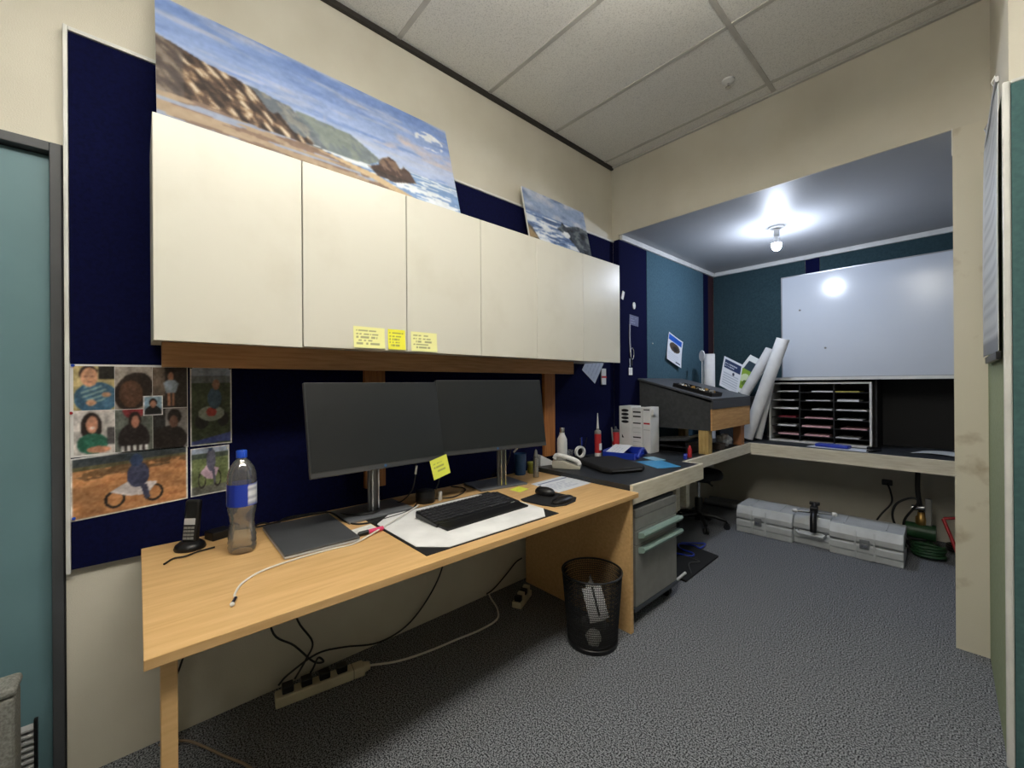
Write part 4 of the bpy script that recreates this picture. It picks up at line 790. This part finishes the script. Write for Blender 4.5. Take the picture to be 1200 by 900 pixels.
box(.002,.006,-.022,-.008,.02,.09).build('key', STEEL, t); box(.002,.007,.01,.022,.03,.10).build('key', BLACKP, t); box(.002,.006,-.03,.022,-.05,.012).build('white_tag', WHITECARD, t, bevel=.001)
# paper and switch under the cabinet's end
o = sheet('note_paper', (-1.978,2.672,1.300), (0,.105,.16), (0,-.16,.105), 20, 20, lines((196,204,222),(120,130,160),[.2,.4,.6,.8],.1,.9,5,.4,22), PRINT, .001, bend=lambda u, v: .01*u); tag(o, 'white paper hanging by its corner under the cabinet end', 'paper')
t = thing('marker_pen', 'white tag with a red band pinned under the cabinet end', 'tag', (-1.979,2.78,1.29)); box(0,.012,-.03,.03,0,.13).build('body', WHITEPL, t, bevel=.003); box(.0122,.014,-.032,.032,.055,.07).build('band', REDP, t)
t.name = 'wall_tag'

# ------------------------------------------------------------------ alcove: hutch, whiteboard, pigeonholes, bulb
t = thing('shelf_hutch', 'black open shelf hutch on the alcove counter', 'shelf', (-.4, 4.6, ZK))
box(-1.292,-1.276,4.44,4.795,ZK+.001,1.318).build('side', BLACKIN, t, world=True)
box(-1.292,.85,4.42,4.795,1.3185,1.34).build('top', BLACKIN, t, world=True)
box(-1.294,.85,4.412,4.4195,1.318,1.342).build('top_edge', WHITEP, t, world=True, bevel=.001)
box(-1.2755,.85,4.785,4.795,ZK+.001,1.318).build('back', BLACKIN, t, world=True)
box(-.515,-.50,4.46,4.784,ZK+.001,1.318).build('divider', BLACKIN, t, world=True)
t = thing('pigeonhole_unit', 'white pigeonhole sorter with three columns of slots', 'sorter', (-.9, 4.6, ZK))
x0, x1, ya, yb = -1.268, -.53, 4.43, 4.74; z0, z1 = ZK+.001, 1.298
box(x0, x0+.014, ya, yb, z0, z1).build('side', WHITEP, t, world=True); box(x1-.014, x1, ya, yb, z0, z1).build('side', WHITEP, t, world=True)
box(x0+.0145, x1-.0145, ya, yb, z1-.014, z1).build('top', WHITEP, t, world=True); box(x0+.0145, x1-.0145, ya, yb, z0, z0+.014).build('bottom', WHITEP, t, world=True)
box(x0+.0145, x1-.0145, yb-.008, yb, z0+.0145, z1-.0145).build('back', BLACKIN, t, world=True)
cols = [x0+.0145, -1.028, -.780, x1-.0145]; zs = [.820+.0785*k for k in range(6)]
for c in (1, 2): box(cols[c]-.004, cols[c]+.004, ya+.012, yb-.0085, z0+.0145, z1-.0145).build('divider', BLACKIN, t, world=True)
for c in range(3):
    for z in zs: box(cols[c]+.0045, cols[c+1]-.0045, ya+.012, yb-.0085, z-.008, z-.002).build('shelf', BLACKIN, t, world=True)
rr = random.Random(11); sc = [(214,214,210),(150,120,124),(222,190,192),(186,186,190),(226,226,224)]
for c in range(3):
    for k, z in enumerate(zs):
        wx = (cols[c+1]-cols[c])*rr.uniform(.62,.93)-.01; h = rr.uniform(.006,.016); xx = cols[c]+.006+rr.uniform(0, cols[c+1]-cols[c]-.012-wx)
        kind = 'pale yellow' if (c == 2 and k == 5) else ('dark red' if (c == 0 and k == 2) else ('pink' if k < 3 and rr.random() < .6 else 'white'))
        m = {'pale yellow': mat('straw paper', (196,184,92), .7), 'dark red': mat('dark red card', (120,30,44), .6), 'pink': mat('pale pink paper', (228,178,184), .7), 'white': WHITECARD}[kind]
        o = box(-wx/2, wx/2, 0, .26, 0, h).build('paper_stack', m, loc=(xx+wx/2, ya+.018+rr.uniform(0,.012), z-.0015), rotz=rr.uniform(-.01,.01))
        nm = ['bottom', 'second', 'third', 'fourth', 'fifth', 'sixth'][k]; cn = ['column by the paper rolls', 'middle column', 'column by the dark hutch bay'][c]
        tag(o, '%s papers, %s sorter shelf, %s' % (kind, nm if nm == 'bottom' else nm+' lowest', cn), 'papers', 'papers in the sorter slots')
o = sheet('document', (-.93,4.215,ZK+.001), (.40,-.03,0), (.04,.16,0), 20, 14, lines((226,230,238),(150,160,180),[.3,.5,.7],.1,.9,9,.3), PRINT, .001); tag(o, 'white papers on the alcove counter in front of the sorter', 'paper')
o = MB().prism([(-.115,-.035),(.115,-.045),(.12,.04),(-.11,.045)], 2, 0, .026).build('pencil_case', BLUEP, loc=(-.765,4.29,ZK+.0028), rotz=R(-4), bevel=.01, bseg=3); tag(o, 'blue soft pencil case lying on the papers below the sorter', 'pencil case')
o = sheet('document', (-.30,4.38,ZK+.001), (.27,-.06,0), (.06,.20,0), 14, 12, blank((206,212,214)), PRINT, .001, bend=lambda u, v: .012*math.sin(u*3)); tag(o, 'pale loose sheet in the dark empty bay of the hutch', 'paper')
t = thing('black_stapler', 'black stapler on the alcove counter next to the sorter', 'stapler', (-.50,4.27,ZK), R(70)); t.name = 'stapler'
MB().prism([(-.07,0),(.07,0),(.07,.008),(-.07,.012)], 1, -.016, .016).build('base', BLACKP, t, bevel=.002); MB().prism([(-.07,.022),(.07,.012),(.072,.03),(-.05,.042),(-.07,.04)], 1, -.014, .014).build('arm', BLACKP, t, bevel=.004); box(-.068,-.05,-.012,.012,.0125,.0215).build('hinge', STEEL, t)
# whiteboard
t = thing('whiteboard', 'large blank whiteboard on the alcove back wall', 'whiteboard', (-.4, YA-.03, 1.345))
box(-1.247,.62,YA-.030,YA-.0135,1.352,2.335).build('board', BOARDW, t, world=True)
f = [( -1.257,-1.247,1.342,2.345),(.62,.63,1.342,2.345),(-1.247,.62,1.342,1.352),(-1.247,.62,2.335,2.345)]
for a, b_, c, d_ in f: box(a,b_,YA-.034,YA-.0135,c,d_).build('frame', ALU, t, world=True)
for x, z in ((-1.10,2.0),(-.9,1.62)): MB().cyl((x,YA-.0305,z),(x,YA-.038,z),.009,seg=12).build('magnet', GREYM, t, world=True)
# bulb
LB = (-1.013, 3.75, ZA)
t = thing('ceiling_bulb', 'bare lit bulb in a white batten holder on alcove ceiling', 'light bulb', LB)
MB().lathe([(.010,-.02),(.052,-.012),(.056,-.002)], seg=28).build('rose', WHITEPL, t, smooth=40)
MB().lathe([(.019,-.075),(.021,-.072),(.021,-.0205)], seg=20).build('holder', WHITEPL, t, smooth=40)
MB().lathe([(.015,-.0755),(.022,-.10),(.0282,-.1165),(.0330,-.1345)], seg=24).build('added_collar', WHITEPL, t, smooth=50)  # opaque collar added to keep the dome's light off the ceiling above
MB().lathe([(.004,-.188),(.018,-.184),(.029,-.170),(.0345,-.148),(.0332,-.1350)], seg=24).build('glass_dome', EM_B, t, smooth=60)

# ------------------------------------------------------------------ floor of the alcove
def case():
    t = thing('equipment_case', 'long light grey hard plastic equipment case on the carpet', 'case', (-.845, 4.075, 0), R(1.5))
    L, D, H = .535, .165, .225
    sec = [(-D,.0),(-D,.05),(-D-.01,.055),(-D-.01,.10),(-D,.112),(-D,.118),(-D-.008,.13),(-D-.008,.165),(-D+.012,.20),(-D+.03,H),(D,H),(D+.008,.16),(D+.008,.06),(D,0)]
    low = [(p, q) for p, q in sec if q <= .112]; up = [(p, q) for p, q in sec if q >= .118]
    # lower and upper shells in three bays: end bay, recessed handle bay, end bay
    lo = MB(); hi = MB()
    for a, b, inset in ((-L,-.12,0),(-.12,.12,.05),(.12,L,0)):
        P = [(y+(inset if y < 0 else 0), z) for y, z in low]; lo.prism(P, 0, a, b)
        P = [(y+(inset if y < 0 else 0), z) for y, z in up]; hi.prism(P, 0, a, b)
    lo.build('lower_shell', CASE, t, bevel=.006, bseg=2); hi.build('lid', CASE, t, bevel=.006, bseg=2)
    box(-L+.004,L-.004,-D+.052,D-.002,.1125,.1175).build('seal', CASED, t)
    for x in (-.36, .33):
        for dx in (-.055, .05): MB().prism([(-D-.009,.005),(-D-.018,.012),(-D-.018,.165),(-D-.002,.205),(-D+.004,.2),(-D-.006,.16)], 0, x+dx-.006, x+dx+.006).build('rib', CASE, t)
        box(x-.03,x+.025,-D-.022,-D-.011,.085,.150).build('latch', CASED, t, bevel=.003)
        box(x-.018,x+.014,-D-.028,-D-.0225,.098,.122).build('latch_tongue', STEEL, t, bevel=.002)
    for x in (-.44,-.22,.20,.44): box(x-.004,x+.004,-.10,.13,H+.0005,H+.006).build('lid_rib', CASE, t, bevel=.002)
    for x in (-.09, .09): MB().cyl((x,-D+.03,.116),(x,-D+.01,.116),.012,seg=12).build('handle_pivot', CASED, t)
    MB().tube([(-.09,-D+.008,.116),(-.08,-D-.006,.10),(.08,-D-.006,.10),(.09,-D+.008,.116)], .011, 10).build('handle', CASE, t, smooth=60)
    return t
case()
t = thing('clamp_handle', 'black screw clamp with bright handle lying across the grey case', 'clamp', (-.83, 3.985, .233), R(8))
MB().tube([(0,-.10,-.10),(0,-.098,.0),(0,-.06,.03),(0,.02,.032),(0,.06,.085)], .022, 10).build('strap', BLACKP, t, smooth=50)
box(-.026,.026,-.03,.03,.03,.075).build('knob', BLACKP, t, bevel=.006); box(-.034,.034,.045,.07,.075,.10).build('tip', BLACKP, t, bevel=.005)
MB().cyl((-.12,-.03,.03),(.12,.03,.03),.012,seg=12).build('bar', STEEL, t, smooth=40)
for s_ in (-1,1): MB().lathe([(.008,-.02),(.017,-.01),(.017,.01),(.008,.02)], seg=12).xf(Matrix.Translation((s_*.125,s_*.031,.03)) @ Matrix.Rotation(R(90),4,'Y')).build('bar_cap', WHITEPL, t, smooth=40)
# chair under the alcove counter
t = thing('office_stool', 'black swivel stool with star base under the alcove counter', 'stool', (-1.655, 3.78, 0), R(20))
MB().lathe([(.16,.44),(.20,.45),(.205,.48),(.19,.505),(.10,.512)], seg=28).build('seat', BLACKM, t, smooth=50)
MB().lathe([(.014,.24),(.014,.44)], seg=14).build('gas_rod', STEEL, t, smooth=40); MB().lathe([(.032,.06),(.032,.25),(.026,.26)], seg=18).build('column', BLACKP, t, smooth=40)
box(-.10,.10,-.06,.06,.405,.4395).build('mechanism', BLACKP, t, bevel=.005); MB().cyl((.08,-.06,.415),(.12,-.20,.42),.007,seg=8).build('lever', BLACKP, t)
for k in range(5):
    a = k*2*PI/5; c, s = math.cos(a), math.sin(a)
    MB().tube([(.02*c,.02*s,.11),(.14*c,.14*s,.10),(.228*c,.228*s,.075)], .022, 10, r2=.014).build('leg', BLACKP, t, smooth=50)
    q = MB(); q.cyl((.228*c-.02*s,.228*s+.02*c,.027),(.228*c-.006*s,.228*s+.006*c,.027),.027,seg=16); q.cyl((.228*c+.006*s,.228*s-.006*c,.027),(.228*c+.02*s,.228*s-.02*c,.027),.027,seg=16); q.cyl((.228*c,.228*s,.02),(.228*c,.228*s,.07),.008,seg=8); q.build('castor', BLACKP, t, smooth=40)
# tubes lying at the back wall
for k, (p, q) in enumerate((((-1.90,4.50,.035),(-.9,4.62,.035)), ((-1.90,4.62,.035),(-.9,4.72,.035)))):
    o = MB().cyl(p, q, .034, seg=16).build('metal_tube', ALU, loc=p, world=True, smooth=40); tag(o, ['silver tube lying behind the grey case, nearer the stool', 'silver tube lying behind the grey case, against the wall'][k], 'tube')
# dark mat, blue cable, white scraper
t = thing('floor_bag', 'flat black bag lying on the carpet beside the drawers', 'bag', (-1.42, 2.93, 0)); MB().prism([(-1.60,2.66),(-1.24,2.64),(-1.255,3.20),(-1.565,3.27)], 2, .0, .014).build('body', BLACKM, t, world=True, bevel=.004)
MB().tube(smoothpts([(-1.26,2.76,.016),(-1.34,2.90,.018),(-1.30,2.98,.018),(-1.42,3.00,.018)],5), .004, 8).build('strap', mat('charcoal strap', (70,70,72), .6), t, world=True, smooth=60)
cable('blue_cable', [(-1.56,2.98,.019),(-1.47,3.00,.02),(-1.38,3.03,.02),(-1.40,3.09,.02),(-1.50,3.10,.021),(-1.55,3.19,.021),(-1.46,3.24,.02),(-1.40,3.22,.021),(-1.42,3.36,.012),(-1.46,3.30,.022),(-1.55,3.22,.022)], .006, BLUEP, 'blue cable looped on the flat black bag')
o = MB().cyl((-1.285,2.56,.011),(-1.283,2.72,.025),.009,seg=10).build('white_stick', WHITEPL, loc=(-1.285,2.6,.011), world=True, smooth=40); tag(o, 'short white plastic stick on the edge of the flat black bag', 'stick')
# machine and hoses by the pier
t = thing('water_pump', 'small green pump with brass fittings and grey pipe under the alcove counter', 'pump', (-.25, 4.48, 0))
MB().lathe([(.06,0),(.07,.01),(.07,.06),(.06,.08)], seg=22).build('foot', GREENP, t, smooth=40)
MB().cyl((-.09,0,.14),(.08,0,.14),.062,seg=22).build('motor', GREENP, t, smooth=40)
MB().lathe([(.030,.19),(.034,.2),(.034,.25),(.022,.265),(.022,.29)], seg=18).build('outlet', BRASS, t, smooth=40)
box(.022,.058,-.02,.02,.19,.40).build('bracket', GREYM, t, bevel=.004); MB().cyl((-.05,-.02,.32),(.02,-.02,.33),.022,seg=14).build('valve', STEEL, t, smooth=40)
MB().tube(smoothpts([(-.02,.06,.62),(-.02,.02,.45),(0,0,.29)],5), .016, 10).build('riser_pipe', BLACKP, t, smooth=50)
def coil(name, label, c, r, rr, n, m, tilt):
    pts = []
    for k in range(n*24+1):
        a = k*2*PI/24; w = r*(1+.05*math.sin(k*.37)); pts.append(Vector(c)+Matrix.Rotation(tilt,3,'X') @ Vector((w*math.cos(a), w*math.sin(a)*.8, rr+2.05*rr*k/24)))
    o = MB().tube(pts, rr, 8).build(name, m, loc=c, world=True, smooth=60); return tag(o, label, 'hose')
coil('hose', 'coil of green hose on the carpet next to the pump', (-.205,4.31,.001), .085, .010, 4, GREENP, 0)
cable('power_cable', [(-.30,4.40,.02),(-.40,4.40,.20),(-.39,4.40,.33),(-.31,4.40,.40),(-.26,4.40,.38),(-.34,4.42,.22),(-.33,4.42,.10),(-.22,4.40,.10)], .008, CORDB, 'thick black cable arching over the green pump')
cable('power_cable', [(-.475,4.80,.42),(-.45,4.75,.36),(-.44,4.70,.28),(-.50,4.66,.18),(-.54,4.60,.10)], .007, CORDB, 'black lead plugged in the wall above the grey case')
o = box(-.035,.035,-.014,0,-.02,.03).build('wall_plug', BLACKP, loc=(-.478,4.819,.42), bevel=.006); tag(o, 'black wall plug above the grey case', 'plug')
t = thing('hand_frame', 'folded red tubular frame lying by the pier under the alcove counter', 'frame', (-.06, 4.36, 0))
MB().tube(smoothpts([(-.07,.05,.28),(-.04,.0,.20),(.03,-.12,.02),(.07,-.13,.012),(.16,-.08,.012)],5), .011, 10).build('red_tube', REDP, t, smooth=60)
MB().tube(smoothpts([(-.07,.07,.28),(.05,.09,.30),(.18,.06,.27)],5), .010, 10).build('red_tube', REDP, t, smooth=60)
box(.03,.14,-.02,.05,.03,.20).build('red_body', mat('deep red plastic', (130,30,36), .4), t, bevel=.01); MB().cyl((.06,-.02,.035),(.06,.06,.035),.034,seg=16).build('wheel', BLACKP, t, smooth=40)
coil('hose', 'loops of dark hose on the carpet behind the red frame', (-.03,4.58,.001), .085, .009, 3, BLACKP, 0)

for o in list(bpy.data.objects):
    if '_o' in o: del o['_o']
